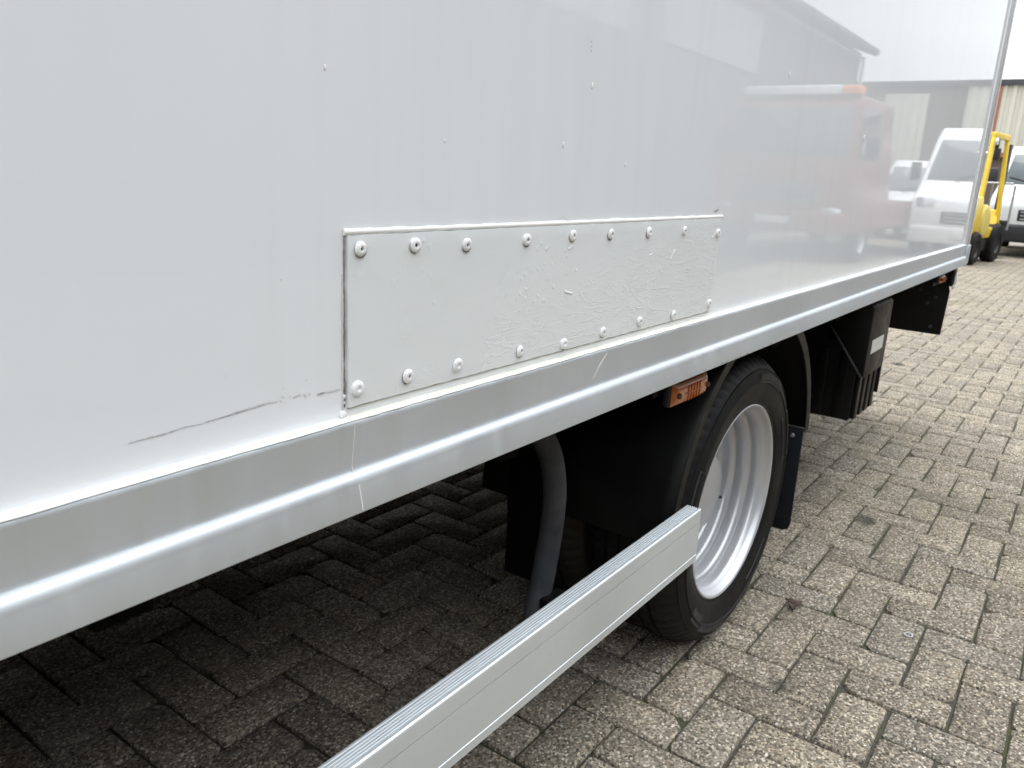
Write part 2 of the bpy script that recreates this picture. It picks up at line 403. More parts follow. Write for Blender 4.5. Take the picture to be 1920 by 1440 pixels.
# ------------------------------------------------------------------ mesh helpers
class MB:
    """collects vertices and faces, with one or more materials, and links them as one mesh object"""
    def __init__(s): s.v = []; s.f = []; s.mi = []; s.cur = 0
    def add(s, vs_, fs):
        o = len(s.v)
        s.v += [tuple(x) for x in vs_]
        s.f += [tuple(i + o for i in f) for f in fs]
        s.mi += [s.cur] * len(fs)
        return s
    def box(s, x0, x1, y0, y1, z0, z1, rot=None, c=None):
        vs_ = [Vector((x, y, z)) for z in (z0, z1) for y in (y0, y1) for x in (x0, x1)]
        if rot is not None:
            c = Vector(c) if c else Vector(((x0 + x1) / 2, (y0 + y1) / 2, (z0 + z1) / 2))
            vs_ = [rot @ (v - c) + c for v in vs_]
        return s.add(vs_, [(0, 2, 3, 1), (4, 5, 7, 6), (0, 1, 5, 4), (2, 6, 7, 3), (0, 4, 6, 2), (1, 3, 7, 5)])
    def bar(s, a, b, w, d=None, up=(0, 0, 1)):
        a, b = Vector(a), Vector(b); d = d or w
        t = (b - a).normalized(); u = Vector(up)
        if abs(t.dot(u)) > 0.95: u = Vector((1, 0, 0))
        x = t.cross(u).normalized(); y = x.cross(t)
        vs_ = [p + x * sx * w / 2 + y * sy * d / 2 for p in (a, b) for sx, sy in ((-1, -1), (1, -1), (1, 1), (-1, 1))]
        return s.add(vs_, [(0, 1, 2, 3), (7, 6, 5, 4), (0, 4, 5, 1), (1, 5, 6, 2), (2, 6, 7, 3), (3, 7, 4, 0)])
    def extrude(s, prof, x0, x1, axis='x'):
        """closed (y,z) outline pushed along x"""
        n = len(prof)
        vs_ = [(x0, y, z) for y, z in prof] + [(x1, y, z) for y, z in prof]
        if axis == 'y': vs_ = [(a, x0, b) for a, b in prof] + [(a, x1, b) for a, b in prof]
        fs = [(i, (i + 1) % n, n + (i + 1) % n, n + i) for i in range(n)] + [tuple(range(n))[::-1], tuple(range(n, 2 * n))]
        return s.add(vs_, fs)
    def lathe(s, prof, n=48, closed=False, axis='y', c=(0, 0, 0), rfun=None):
        """(r, h) outline turned about y (or z)"""
        m = len(prof); vs_ = []
        for k in range(n):
            a = 2 * math.pi * k / n; ca, sa = math.cos(a), math.sin(a)
            for j, (r, h) in enumerate(prof):
                rr = rfun(j, k, r) if rfun else r
                if axis == 'y': vs_.append((c[0] + rr * ca, c[1] + h, c[2] + rr * sa))
                else: vs_.append((c[0] + rr * ca, c[1] + rr * sa, c[2] + h))
        fs = []
        for k in range(n):
            k2 = (k + 1) % n
            for j in range(m if closed else m - 1):
                j2 = (j + 1) % m
                fs.append((k * m + j, k * m + j2, k2 * m + j2, k2 * m + j))
        return s.add(vs_, fs)
    def tube(s, pts, rad, n=12, caps=True):
        pts = [Vector(p) for p in pts]; vs_ = []
        rads = rad if isinstance(rad, (list, tuple)) else [rad] * len(pts)
        ref = Vector((0, 1, 0.13)).normalized()
        for i, p in enumerate(pts):
            t = (pts[min(i + 1, len(pts) - 1)] - pts[max(i - 1, 0)]).normalized()
            x = t.cross(ref)
            if x.length < 1e-4: x = t.cross(Vector((1, 0, 0)))
            x.normalize(); y = x.cross(t)
            for k in range(n):
                a = 2 * math.pi * k / n
                vs_.append(p + (x * math.cos(a) + y * math.sin(a)) * rads[i])
        fs = []
        for i in range(len(pts) - 1):
            for k in range(n):
                k2 = (k + 1) % n
                fs.append((i * n + k, i * n + k2, (i + 1) * n + k2, (i + 1) * n + k))
        if caps: fs += [tuple(range(n))[::-1], tuple(range((len(pts) - 1) * n, len(pts) * n))]
        return s.add(vs_, fs)
    def build(s, name, mats, parent=None, off=(0, 0, 0), loc=None, smooth=None, bevel=0.0, bseg=2):
        me = bpy.data.meshes.new(name)
        o3 = Vector(off)
        me.from_pydata([tuple(Vector(v) - o3) for v in s.v], [], s.f)
        mats = mats if isinstance(mats, (list, tuple)) else [mats]
        for m in mats: me.materials.append(M[m])
        if len(mats) > 1: me.polygons.foreach_set('material_index', s.mi)
        bm = bmesh.new(); bm.from_mesh(me)
        if bevel:
            bmesh.ops.remove_doubles(bm, verts=bm.verts, dist=1e-5)
            ed = [e for e in bm.edges if len(e.link_faces) == 2 and e.calc_face_angle(0) > R(25)]
            bmesh.ops.bevel(bm, geom=ed, offset=bevel, segments=bseg, affect='EDGES', profile=0.5, clamp_overlap=True)
        bmesh.ops.recalc_face_normals(bm, faces=bm.faces)
        bm.to_mesh(me); bm.free()
        if smooth is None and bevel: smooth = 40
        if smooth:
            me.polygons.foreach_set('use_smooth', [True] * len(me.polygons))
            me.set_sharp_from_angle(angle=R(smooth))
        me.update()
        o = bpy.data.objects.new(name, me)
        COL.objects.link(o)
        if parent is not None: o.parent = parent
        if loc is not None: o.location = loc
        return o

def empty(name, loc=(0, 0, 0), rz=0.0, parent=None):
    o = bpy.data.objects.new(name, None)
    COL.objects.link(o)
    o.location = loc; o.rotation_euler = (0, 0, rz)
    o.empty_display_size = 0.2
    if parent is not None: o.parent = parent
    return o
def tag(o, label=None, cat=None, group=None, kind=None):
    if label: o['label'] = label
    if cat: o['category'] = cat
    if group: o['group'] = group
    if kind: o['kind'] = kind
    return o
def copy_tree(o, parent=None):
    c = o.copy(); COL.objects.link(c)
    if parent is not None: c.parent = parent
    for ch in list(o.children): copy_tree(ch, c)
    return c

# ------------------------------------------------------------------ ground
H_CAM = 1.05631
def cam_px(P):
    c = scene.camera.matrix_world
    q = c.inverted() @ Vector(P)
    if q.z > -0.05: return None
    return (960 + 1506.86 * q.x / -q.z, 720 - 1506.86 * q.y / -q.z, -q.z)

def ground():
    mb = MB()
    S = 900.0
    mb.add([(-S, -S, -0.0095), (S, -S, -0.0095), (S, S, -0.0095), (-S, S, -0.0095)], [(0, 1, 2, 3)])
    g = mb.build('pavement', 'joint_sand')
    tag(g, 'block pavement of grey brown concrete bricks laid in herringbone', None, None, 'structure')
    s_ = 0.1065
    th = R(-89.4185)
    ua = Vector((math.cos(th), math.sin(th), 0)); va = Vector((-math.sin(th), math.cos(th), 0))
    o0 = Vector((1.5925, 0.6155, 0))
    # brick shapes: worn outlines, some with a broken corner; long axis along local x
    variants = []
    r2 = random.Random(3)
    for k in range(14):
        L, Wd = 0.2088 - r2.random() * 0.003, 0.1019 - r2.random() * 0.0028
        ch = [0.004 + 0.004 * r2.random() for _ in range(4)]
        if r2.random() < 0.45: ch[r2.randrange(4)] = 0.010 + 0.022 * r2.random() ** 1.5
        pts = []
        cs = [(-1, -1), (1, -1), (1, 1), (-1, 1)]
        for i, (sx, sy) in enumerate(cs):
            c = ch[i]; cx, cy = sx * L / 2, sy * Wd / 2
            a = (cx - sx * c, cy); b = (cx, cy - sy * c * (0.6 + 0.8 * r2.random()))
            pts += ([a, b] if (sx * sy < 0) ^ False else [b, a]) if False else ([b, a] if sx * sy > 0 and False else [])
            # walk anticlockwise: along the bottom edge first
            if i == 0: pts += [b, a]
            elif i == 1: pts += [a, b]
            elif i == 2: pts += [b, a]
            else: pts += [a, b]
        # midpoints of the long sides, nibbled a little
        pts.insert(2, (r2.uniform(-0.05, 0.05), -Wd / 2 + r2.uniform(-0.0004, 0.0022)))
        pts.insert(7, (r2.uniform(-0.05, 0.05), Wd / 2 - r2.uniform(-0.0004, 0.0022)))
        n = len(pts)
        vs_ = []
        bv = 0.0028 + 0.0018 * r2.random()
        for (x, y) in pts:
            vs_.append((x * (1 - 2 * bv / L), y * (1 - 2 * bv / Wd), r2.uniform(-0.0006, 0.0004)))
        for (x, y) in pts: vs_.append((x, y, -bv * 0.95 + r2.uniform(-0.0006, 0.0006)))
        for (x, y) in pts: vs_.append((x, y, -0.04))
        fs = [tuple(range(n))]
        for i in range(n):
            j = (i + 1) % n
            fs.append((i, n + i, n + j, j)); fs.append((n + i, 2 * n + i, 2 * n + j, n + j))
        variants.append((np.array(vs_), fs))
    meshes = []
    for k, (v, f) in enumerate(variants):
        me = bpy.data.meshes.new('brick')
        me.from_pydata(v.tolist(), [], f)
        me.materials.append(M['paver_concrete'])
        bm = bmesh.new(); bm.from_mesh(me); bmesh.ops.recalc_face_normals(bm, faces=bm.faces); bm.to_mesh(me); bm.free()
        me.polygons.foreach_set('use_smooth', [True] * len(me.polygons))
        me.set_sharp_from_angle(angle=R(50))
        meshes.append(me)
    bricks = []
    r3 = random.Random(11)
    for i in range(-420, 421):
        for j in range(-160, 161):
            for kind in (0, 1):
                u0, v0 = i + 2 * j, -i + 2 * j
                if kind == 0: cu, cv, rot = u0 + 1, v0 + 0.5, th
                else: cu, cv, rot = u0 + 2.5, v0 + 1, th + R(90)
                c = o0 + ua * (cu * s_) + va * (cv * s_)
                if not (-3 < c.x < 24 and -5 < c.y < 7): continue
                # only where a step to the side could see them: fan in front of the camera, and under the truck's edge
                if c.x > 8 and not (-1.5 - 0.12 * c.x < c.y < 0.9 + 0.28 * c.x): continue
                if c.x < 8 and c.y > 3.4: continue
                bricks.append((c, rot))
    # rank by size in the picture
    scored = []
    for idx, (c, rot) in enumerate(bricks):
        q = cam_px(c); sc = 0
        if q and -30 < q[0] < 1950 and 0 < q[1] < 1480:
            px, py, d = q
            vis = True
            if c.y > 0.5 and c.x < 4.3 and py < 1240 - 0.4085 * px: vis = False
            g_top = 964 - 0.731 * (px - 1315); g_bot = 1057 - 0.8455 * (px - 1299)
            if px < 1312 and g_top < py < g_bot: vis = False
            if c.y > 0.95 and px < 1260 and px > 1010 and py < 1100: vis = False
            if vis: sc = H_CAM / d ** 3
        scored.append((sc, idx))
    scored.sort(reverse=True)
    top = {idx for sc, idx in scored[:300] if sc > 0}
    V, F = [], []; off = 0
    for idx, (c, rot) in enumerate(bricks):
        k = r3.randrange(len(variants))
        z = r3.gauss(0, 0.0009) - 0.001
        rz = rot + R(r3.gauss(0, 0.35)) + (math.pi if r3.random() < 0.5 else 0)
        tx, ty = r3.gauss(0, 0.0038), r3.gauss(0, 0.0038)
        dx, dy = r3.gauss(0, 0.0008), r3.gauss(0, 0.0008)
        if idx in top:
            o = bpy.data.objects.new('brick', meshes[k]); COL.objects.link(o)
            o.parent = g
            o.location = (c.x + dx, c.y + dy, z); o.rotation_euler = (tx, ty, rz)
        else:
            v, f = variants[k]
            ca, sa = math.cos(rz), math.sin(rz)
            w = np.empty_like(v)
            w[:, 0] = v[:, 0] * ca - v[:, 1] * sa + c.x + dx
            w[:, 1] = v[:, 0] * sa + v[:, 1] * ca + c.y + dy
            w[:, 2] = v[:, 2] + z + v[:, 0] * tx + v[:, 1] * ty
            V.append(w); F += [tuple(i + off for i in t_) for t_ in f]; off += len(v)
    me = bpy.data.meshes.new('brick_field')
    me.from_pydata(np.concatenate(V).tolist(), [], F)
    me.materials.append(M['paver_concrete'])
    me.polygons.foreach_set('use_smooth', [True] * len(me.polygons))
    me.set_sharp_from_angle(angle=R(50))
    o = bpy.data.objects.new('brick_field', me); COL.objects.link(o); o.parent = g
    o['kind'] = 'stuff'
    return g
ground()

# ------------------------------------------------------------------ the truck
TILT = R(0.4778)
OX, OY = 1.823, 1.8
OFF = (OX, OY, 0.0)
truck = empty('box_truck', (OX, OY, 0))
truck.rotation_euler = (0, -TILT, 0)
tag(truck, 'white box truck with a riveted repair patch above its silver rear wheel', 'truck')
def part(mb, name, mats, parent=None, **kw):
    return mb.build(name, mats, parent or truck, off=OFF, **kw)

B = 0.55                 # outer face of the box side
X_FRONT, X_REAR = -3.2, 4.235
# side panel, one smooth sheet, finely divided along x so that it can carry a slight hollow
def side_panel():
    mb = MB()
    nx, nz = 60, 24
    vs_ = []
    for j in range(nz + 1):
        for i in range(nx + 1):
            x = X_FRONT + (X_REAR - X_FRONT) * i / nx; z = 0.828 + (3.1 - 0.828) * j / nz
            vs_.append((x, B, z))
    fs = [(j * (nx + 1) + i, j * (nx + 1) + i + 1, (j + 1) * (nx + 1) + i + 1, (j + 1) * (nx + 1) + i) for j in range(nz) for i in range(nx)]
    n0 = len(vs_)
    mb.add(vs_, fs)
    mb.box(X_FRONT, X_REAR, B + 0.004, B + 0.05, 0.828, 3.1)
    part(mb, 'side_panel', 'panel_white', smooth=30)
side_panel()
mb = MB()
mb.box(X_FRONT, X_REAR + 0.03, 3.0, 3.05, 0.75, 3.1)      # far side
part(mb, 'far_panel', 'panel_white')
part(MB().box(X_FRONT - 0.05, X_REAR + 0.03, 0.56, 3.04, 3.101, 3.16), 'roof', 'panel_white')
part(MB().box(X_FRONT - 0.05, X_FRONT, B, 3.05, 0.75, 3.1), 'front_wall', 'panel_white')
part(MB().box(X_REAR + 0.03, X_REAR + 0.07, 0.60, 2.99, 0.80, 3.08), 'rear_door', 'panel_white')
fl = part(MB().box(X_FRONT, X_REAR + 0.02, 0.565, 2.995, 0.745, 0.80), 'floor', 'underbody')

# bottom rail: ledge, flat band, rounded shoulder, lower band
def bottom_rail():
    pr = [(0.5495, 0.8352), (0.5390, 0.8342), (0.5372, 0.8336), (0.5366, 0.8322), (0.5365, 0.830)]
    # fillet, then a rounded shoulder carrying the lower band
    pr += [(0.5406, 0.7890), (0.5404, 0.7865), (0.5397, 0.7845)]
    for k in range(13):
        a = R(8) + R(74) * k / 12
        pr.append((0.5405 - 0.0100 * math.sin(a), 0.7720 + 0.0118 * math.cos(a)))
    pr += [(0.5303, 0.7700), (0.5252, 0.7478), (0.5255, 0.7464), (0.5269, 0.7456), (0.5640, 0.7456), (0.5640, 0.7520), (0.5495, 0.7520)]
    mb = MB(); mb.extrude(pr, X_FRONT, 4.222)
    part(mb, 'bottom_rail', 'rail_aluminium', smooth=32)
bottom_rail()
# sealed joint on the rail ledge
def bead(pts, w, hgt, rs, wob=0.25, closed=False):
    """flattened irregular bead of sealant along pts, lying against the panel (outwards = -y)"""
    mb = MB(); n = 7; vs_ = []
    P = [Vector(p) for p in pts]
    for i, p in enumerate(P):
        t = (P[min(i + 1, len(P) - 1)] - P[max(i - 1, 0)]).normalized()
        side = t.cross(Vector((0, 1, 0))).normalized()
        k = 1 + wob * (noise.noise(Vector((p.x * 40 + rs, p.z * 40, rs))) + 0.5 * noise.noise(Vector((p.x * 140, p.z * 140, rs))))
        for j in range(n):
            a = math.pi * j / (n - 1)
            vs_.append(p + side * (math.cos(a) * w / 2 * k) + Vector((0, -1, 0)) * (math.sin(a) * hgt * k))
    fs = [(i * n + j, i * n + j + 1, (i + 1) * n + j + 1, (i + 1) * n + j) for i in range(len(P) - 1) for j in range(n - 1)]
    fs += [tuple(range(n)), tuple(range((len(P) - 1) * n, len(P) * n))]
    mb.add(vs_, fs)
    return mb
def line(a, b, n):
    a, b = Vector(a), Vector(b)
    return [a.lerp(b, i / n) for i in range(n + 1)]
part(bead(line((X_FRONT + 0.01, B, 0.8350), (0.50, B, 0.8350), 260), 0.0026, 0.0122, 1.0, 0.10), 'sealant_bead', 'sealant_white', smooth=50)
part(bead(line((0.50, B, 0.8350), (1.36, B, 0.8350), 170), 0.0032, 0.0120, 2.0, 0.14), 'sealant_bead', 'sealant_cream', smooth=50)
part(bead(line((1.36, B, 0.8350), (X_REAR - 0.02, B, 0.8350), 170), 0.0026, 0.0122, 3.0, 0.10), 'sealant_bead', 'sealant_white', smooth=50)

# rear corner post
def corner_post():
    pr = []
    # (x, y) outline, extruded along z: a flat flange on the panel, a rounded nose and a return round the corner
    out = [(4.205, B - 0.003), (4.214, B - 0.004), (4.216, B - 0.011), (4.222, B - 0.014), (4.236, B - 0.0145), (4.240, B - 0.011), (4.244, B - 0.0105),
           (4.248, B - 0.014), (4.272, B - 0.014), (4.284, B - 0.011), (4.290, B - 0.003), (4.291, B + 0.05), (4.240, B + 0.05), (4.236, B + 0.002), (4.205, B + 0.002)]
    z0, z1 = 0.8365, 3.12
    mb = MB(); n = len(out)
    vs_ = [(x, y, z0) for x, y in out] + [(x, y, z1) for x, y in out]
    mb.add(vs_, [(i, (i + 1) % n, n + (i + 1) % n, n + i) for i in range(n)] + [tuple(range(n)), tuple(range(n, 2 * n))])
    o = part(mb, 'corner_post', 'post_aluminium', smooth=25)
    part(MB().box(4.2915, 4.30, B - 0.001, B + 0.045, 0.80, 3.12), 'door_gasket', 'trim_black')
    # foot of the post, wrapping the end of the rail
    part(MB().box(4.2235, 4.286, 0.5300, 0.56, 0.7465, 0.8335), 'post_foot', 'rail_aluminium', bevel=0.003)
    # hinge bolts
    for z in (1.235, 1.9):
        hb = MB(); hb.lathe([(0.0005, -0.007), (0.006, -0.006), (0.0085, -0.003), (0.009, 0)], 12, c=(4.23, B - 0.0145, z))
        part(hb, 'bolt', 'post_aluminium', smooth=60)
corner_post()

# ---------------------------------------------------------------- repair patch with its rivets
def repair_patch():
    mb = MB(); nx, nz = 110, 24
    x0, x1, z0, z1 = 0.5035, 1.3500, 0.8455, 1.0055
    vs_ = []
    for j in range(nz + 1):
        for i in range(nx + 1):
            u, w = i / nx, j / nz
            x = x0 + (x1 - x0) * u; z = z0 + (z1 - z0) * w
            if i in (0, nx): x += 0.0007 * noise.noise(Vector((z * 90, 3, 1)))
            if j in (0, nz): z += 0.0008 * noise.noise(Vector((x * 60, 7, 1)))
            if i == nx: x -= 0.008 * (1 - w)
            d = 0.0004 * noise.noise(Vector((x * 9, z * 9, 0))) + 0.00022 * noise.noise(Vector((x * 45, z * 60, 5)))
            edge = min(i, nx - i, j, nz - j)
            vs_.append((x, B - (0.0035 if edge > 0 else 0.0030) - d, z))
    m = nx + 1
    fs = [(j * m + i, j * m + i + 1, (j + 1) * m + i + 1, (j + 1) * m + i) for j in range(nz) for i in range(nx)]
    ring = [i for i in range(m)] + [j * m + nx for j in range(1, nz + 1)] + [nz * m + i for i in range(nx - 1, -1, -1)] + [j * m for j in range(nz - 1, 0, -1)]
    base = len(vs_)
    for r_ in ring: vs_.append((vs_[r_][0], B - 0.0002, vs_[r_][2]))
    k = len(ring)
    fs += [(ring[i], ring[(i + 1) % k], base + (i + 1) % k, base + i) for i in range(k)]
    mb.add(vs_, fs)
    p = part(mb, 'repair_patch', 'patch_paint', smooth=35)
    p['label'] = 'repainted metal repair patch held by two rows of rivets'
    riv = [(0.5171, 0.9932), (0.5890, 0.9933), (0.6670, 0.9904), (0.7757, 0.9911), (0.8742, 0.9925), (0.9691, 0.9913), (1.0808, 0.9899), (1.2004, 0.9885), (1.3359, 0.9808),
           (0.5140, 0.8626), (0.5818, 0.8625), (0.6589, 0.8613), (0.7741, 0.8592), (0.8705, 0.8545), (0.9692, 0.8569), (1.0769, 0.8589), (1.1917, 0.8554), (1.3319, 0.8601)]
    me = {}
    for filled in (False, True):
        rb = MB()
        pr = [(0.0074, 0.0), (0.0075, -0.0008), (0.0070, -0.0019), (0.0058, -0.0028), (0.0042, -0.0033), (0.0030, -0.0034), (0.0023, -0.0031)]
        pr += [(0.0018, -0.0022), (0.0008, -0.0021), (0.00001, -0.0021)] if filled else [(0.0021, -0.0024), (0.0020, -0.0004)]
        rb.cur = 0; rb.lathe(pr, 22)
        if not filled:
            rb.cur = 1; rb.lathe([(0.00215, -0.0008), (0.001, -0.0004), (0.00001, -0.0003)], 22)
        me[filled] = rb
    first = {}
    for i, (x, z) in enumerate(riv):
        filled = i in (9, 11, 13)
        loc = (x - OX, B - 0.0040 - OY, z)
        if filled not in first:
            first[filled] = me[filled].build('rivet', ['rivet_paint', 'dark_hole'] if not filled else 'rivet_paint', p, loc=loc, smooth=50)
            o = first[filled]
        else:
            o = first[filled].copy(); COL.objects.link(o); o.location = loc
        o.rotation_euler = (R(rng.uniform(-7, 7)), R(rng.uniform(0, 360)), R(rng.uniform(-7, 7)))
        s_ = rng.uniform(0.92, 1.04); o.scale = (s_, 1, s_ * 1.02)
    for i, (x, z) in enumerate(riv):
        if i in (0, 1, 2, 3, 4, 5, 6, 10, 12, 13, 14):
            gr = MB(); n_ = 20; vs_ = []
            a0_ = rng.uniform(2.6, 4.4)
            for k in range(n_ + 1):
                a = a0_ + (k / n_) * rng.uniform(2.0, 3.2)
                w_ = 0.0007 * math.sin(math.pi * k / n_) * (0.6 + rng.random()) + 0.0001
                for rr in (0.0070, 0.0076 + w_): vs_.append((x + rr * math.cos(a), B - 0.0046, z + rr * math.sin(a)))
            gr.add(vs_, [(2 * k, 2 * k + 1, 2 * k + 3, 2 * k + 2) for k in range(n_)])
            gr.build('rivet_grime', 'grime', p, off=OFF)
    # sealant along top, ragged bead on the left, fillet below
    b1 = bead(line((0.500, B - 0.0003, 1.0082), (1.3535, B - 0.0003, 1.0075), 190), 0.0062, 0.0030, 5.0, 0.30).build('sealant_bead', 'sealant_white', p, off=OFF, smooth=50)
    bead(line((0.4990, B, 0.9710), (0.4988, B, 0.8420), 60), 0.0022, 0.0014, 6.0, 0.7).build('sealant_bead', 'scuff_light', p, off=OFF, smooth=50)
    bead(line((0.5013, B, 1.006), (0.5013, B, 0.846), 60), 0.0020, 0.0010, 8.0, 0.8).build('gap', 'grime', p, off=OFF, smooth=50)
    bead(line((0.505, B, 0.8436), (1.345, B, 0.8436), 120), 0.0022, 0.0012, 9.0, 0.5).build('gap', 'scuff_light', p, off=OFF, smooth=50)
    # blob of filler at the lower left corner, drips and runs on the face
    bl = MB()
    for (x, z, r_) in [(0.4985, 0.8395, 0.0042), (0.5005, 0.8565, 0.0022), (0.5008, 0.8505, 0.0016), (0.5085, 0.8600, 0.0018)]:
        bl.lathe([(r_, 0.0), (r_ * 0.92, -r_ * 0.35), (r_ * 0.6, -r_ * 0.62), (r_ * 0.2, -r_ * 0.72), (1e-5, -r_ * 0.73)], 14, c=(x, B - 0.0002 if x < 0.503 else B - 0.0036, z))
    bl.build('filler_blob', 'sealant_white', p, off=OFF, smooth=60)
    ru = MB()
    r4 = random.Random(21)
    for k in range(16):
        x = r4.uniform(0.80, 1.33) if k < 21 else r4.uniform(0.52, 0.9); z = r4.uniform(0.866, 0.985)
        L_ = r4.uniform(0.004, 0.022) if k % 3 else r4.uniform(0.002, 0.004); a = r4.uniform(-0.5, 0.9)
        pts = [(x + L_ * q / 5 * math.cos(a), B - 0.0036, z + L_ * q / 5 * math.sin(a) + 0.0012 * noise.noise(Vector((x * 50 + q, z * 70, 2)))) for q in range(6)]
        vv = bead(pts, r4.uniform(0.0010, 0.0020), r4.uniform(0.00025, 0.0006), k * 1.7, 0.6)
        ru.add(vv.v, vv.f)
    ru.build('paint_run', 'patch_paint', p, off=OFF, smooth=60)['kind'] = 'stuff'
repair_patch()

# ---------------------------------------------------------------- scuffs, scratches and paint drips on the body
def sliver(pts, y, name, mat, parent=None):
    """thin irregular smear: list of (x, z, half width)"""
    mb = MB(); n = len(pts); vs_ = []
    for (x, z, w) in pts:
        vs_ += [(x, y, z + w), (x, y, z - w)]
    mb.add(vs_, [(2 * i, 2 * i + 1, 2 * i + 3, 2 * i + 2) for i in range(n - 1)])
    return part(mb, name, mat)
def scratch(a, b, n, wfun, seed, y=B - 0.0004, mat='scuff_grey', name='scratch'):
    r5 = random.Random(seed); pts = []
    for i in range(n + 1):
        u = i / n
        x = a[0] + (b[0] - a[0]) * u; z = a[1] + (b[1] - a[1]) * u + 0.0011 * noise.noise(Vector((x * 55, seed, 0)))
        w = wfun(u) * (0.45 + 0.9 * r5.random())
        pts.append((x, z, max(w, 0.00012)))
    return sliver(pts, y, name, mat)
# px (240,832)->(525,750), then blotches up to the patch
scratch((0.2930, 0.8620), (0.3560, 0.8640), 40, lambda u: 0.00055 * math.sin(math.pi * min(1, 0.15 + 0.8 * u)), 1)
scratch((0.3560, 0.8640), (0.4250, 0.8672), 40, lambda u: 0.00050 * (1 - 0.6 * u) + 0.0001, 7)
scratch((0.3700, 0.8652), (0.4180, 0.8682), 30, lambda u: 0.00030, 2, mat='scuff_light')
scratch((0.4420, 0.8674), (0.4500, 0.8680), 10, lambda u: 0.0009, 3, mat='scuff_light')
scratch((0.4690, 0.8644), (0.4790, 0.8648), 14, lambda u: 0.0013 * (1 - 0.5 * u), 4, mat='scuff_grey')
scratch((0.4800, 0.8646), (0.4960, 0.8642), 12, lambda u: 0.0007, 5, mat='scuff_light')
r9 = random.Random(9)
for (cx, cz, n_) in ((0.4340, 0.8680, 9), (0.4560, 0.8650, 9)):
    for k in range(n_):
        x, z = cx + r9.gauss(0, 0.0028), cz + r9.gauss(0, 0.0045)
        scratch((x, z), (x + r9.uniform(-0.003, 0.003), z + r9.uniform(0.001, 0.003)), 7, lambda u: 0.00035 + 0.0003 * math.sin(math.pi * u), 20 + k, mat='scuff_light', name='scuff')
# marks above the patch
scratch((0.8406, 1.0115), (0.8554, 1.0160), 8, lambda u: 0.0004, 40, mat='scuff_light')
scratch((0.8554, 1.0160), (0.8682, 1.0115), 8, lambda u: 0.0004, 41, mat='scuff_light')
scratch((1.318, 1.0165), (1.338, 1.0190), 10, lambda u: 0.0014, 42)
for k, (x, z) in enumerate([(0.892, 1.221), (0.893, 1.216), (0.8925, 1.211)]):
    scratch((x, z), (x + 0.0016, z), 3, lambda u: 0.0011, 50 + k)
pb0 = None
for (x, z, r_) in [(0.9013, 1.1722, 0.0026), (1.0003, 1.0828, 0.0024), (1.5988, 1.2644, 0.0036), (2.1977, 1.1859, 0.0046), (0.8458, 1.0998, 0.0022), (0.4815, 1.1431, 0.0016)]:
    pb = MB(); pb.lathe([(r_, 0.0), (r_ * 0.9, -r_ * 0.25), (r_ * 0.5, -r_ * 0.42), (1e-5, -r_ * 0.46)], 14)
    o = pb.build('paint_blob', 'drip_white', truck, loc=(x - OX, B - 0.0002 - OY, z), smooth=60); o.scale = (0.7, 1, 1.5)
# paint drip and streak running down over the rail, spilled sealant line
def drip():
    vs_ = []; n = 16
    for i in range(n + 1):
        u = i / n
        x = 0.9700 - 0.026 * u - 0.004 * math.sin(u * 2.4); z = 0.8285 - 0.036 * u
        w = 0.0036 * (0.35 + 0.65 * min(1, u * 3)) * (1.15 if u > 0.8 else 1)
        yy = 0.5362 + (0.830 - z) * 0.125
        vs_ += [(x - w, yy, z), (x, yy - 0.0007, z), (x + w, yy, z)]
    fs = [(3 * i + k, 3 * i + k + 1, 3 * i + k + 4, 3 * i + k + 3) for i in range(n) for k in (0, 1)]
    part(MB().add(vs_, fs), 'paint_drip', 'drip_white', smooth=60)
drip()
# pale joint line down the rail below the patch corner
jl = MB()
prj = [(0.5363, 0.831), (0.5404, 0.7890), (0.5390, 0.7842), (0.5355, 0.7825), (0.5325, 0.7790), (0.5307, 0.7740), (0.5298, 0.7695), (0.5249, 0.7480)]
for s_ in range(len(prj) - 1):
    (y0, z0), (y1, z1) = prj[s_], prj[s_ + 1]
    jl.add([(0.5015, y0, z0), (0.5025, y0, z0), (0.5025, y1, z1), (0.5015, y1, z1)], [(0, 1, 2, 3)])
part(jl, 'rail_joint', 'drip_white')
# nicks along the lower lip of the rail near the wheel
for k in range(11):
    x = 1.30 + 0.032 * k + rng.uniform(-0.01, 0.01)
    scratch((x, 0.7492), (x + rng.uniform(0.004, 0.014), 0.7490), 5, lambda u: 0.0012, 70 + k, y=0.5247, mat='scuff_grey', name='nick')
for k in range(16):
    x = rng.uniform(0.55, 1.5); z = rng.uniform(0.750, 0.766)
    scratch((x, z), (x + rng.uniform(0.002, 0.006), z), 3, lambda u: 0.0005, 90 + k, y=0.5247, mat='drip_white', name='nick')

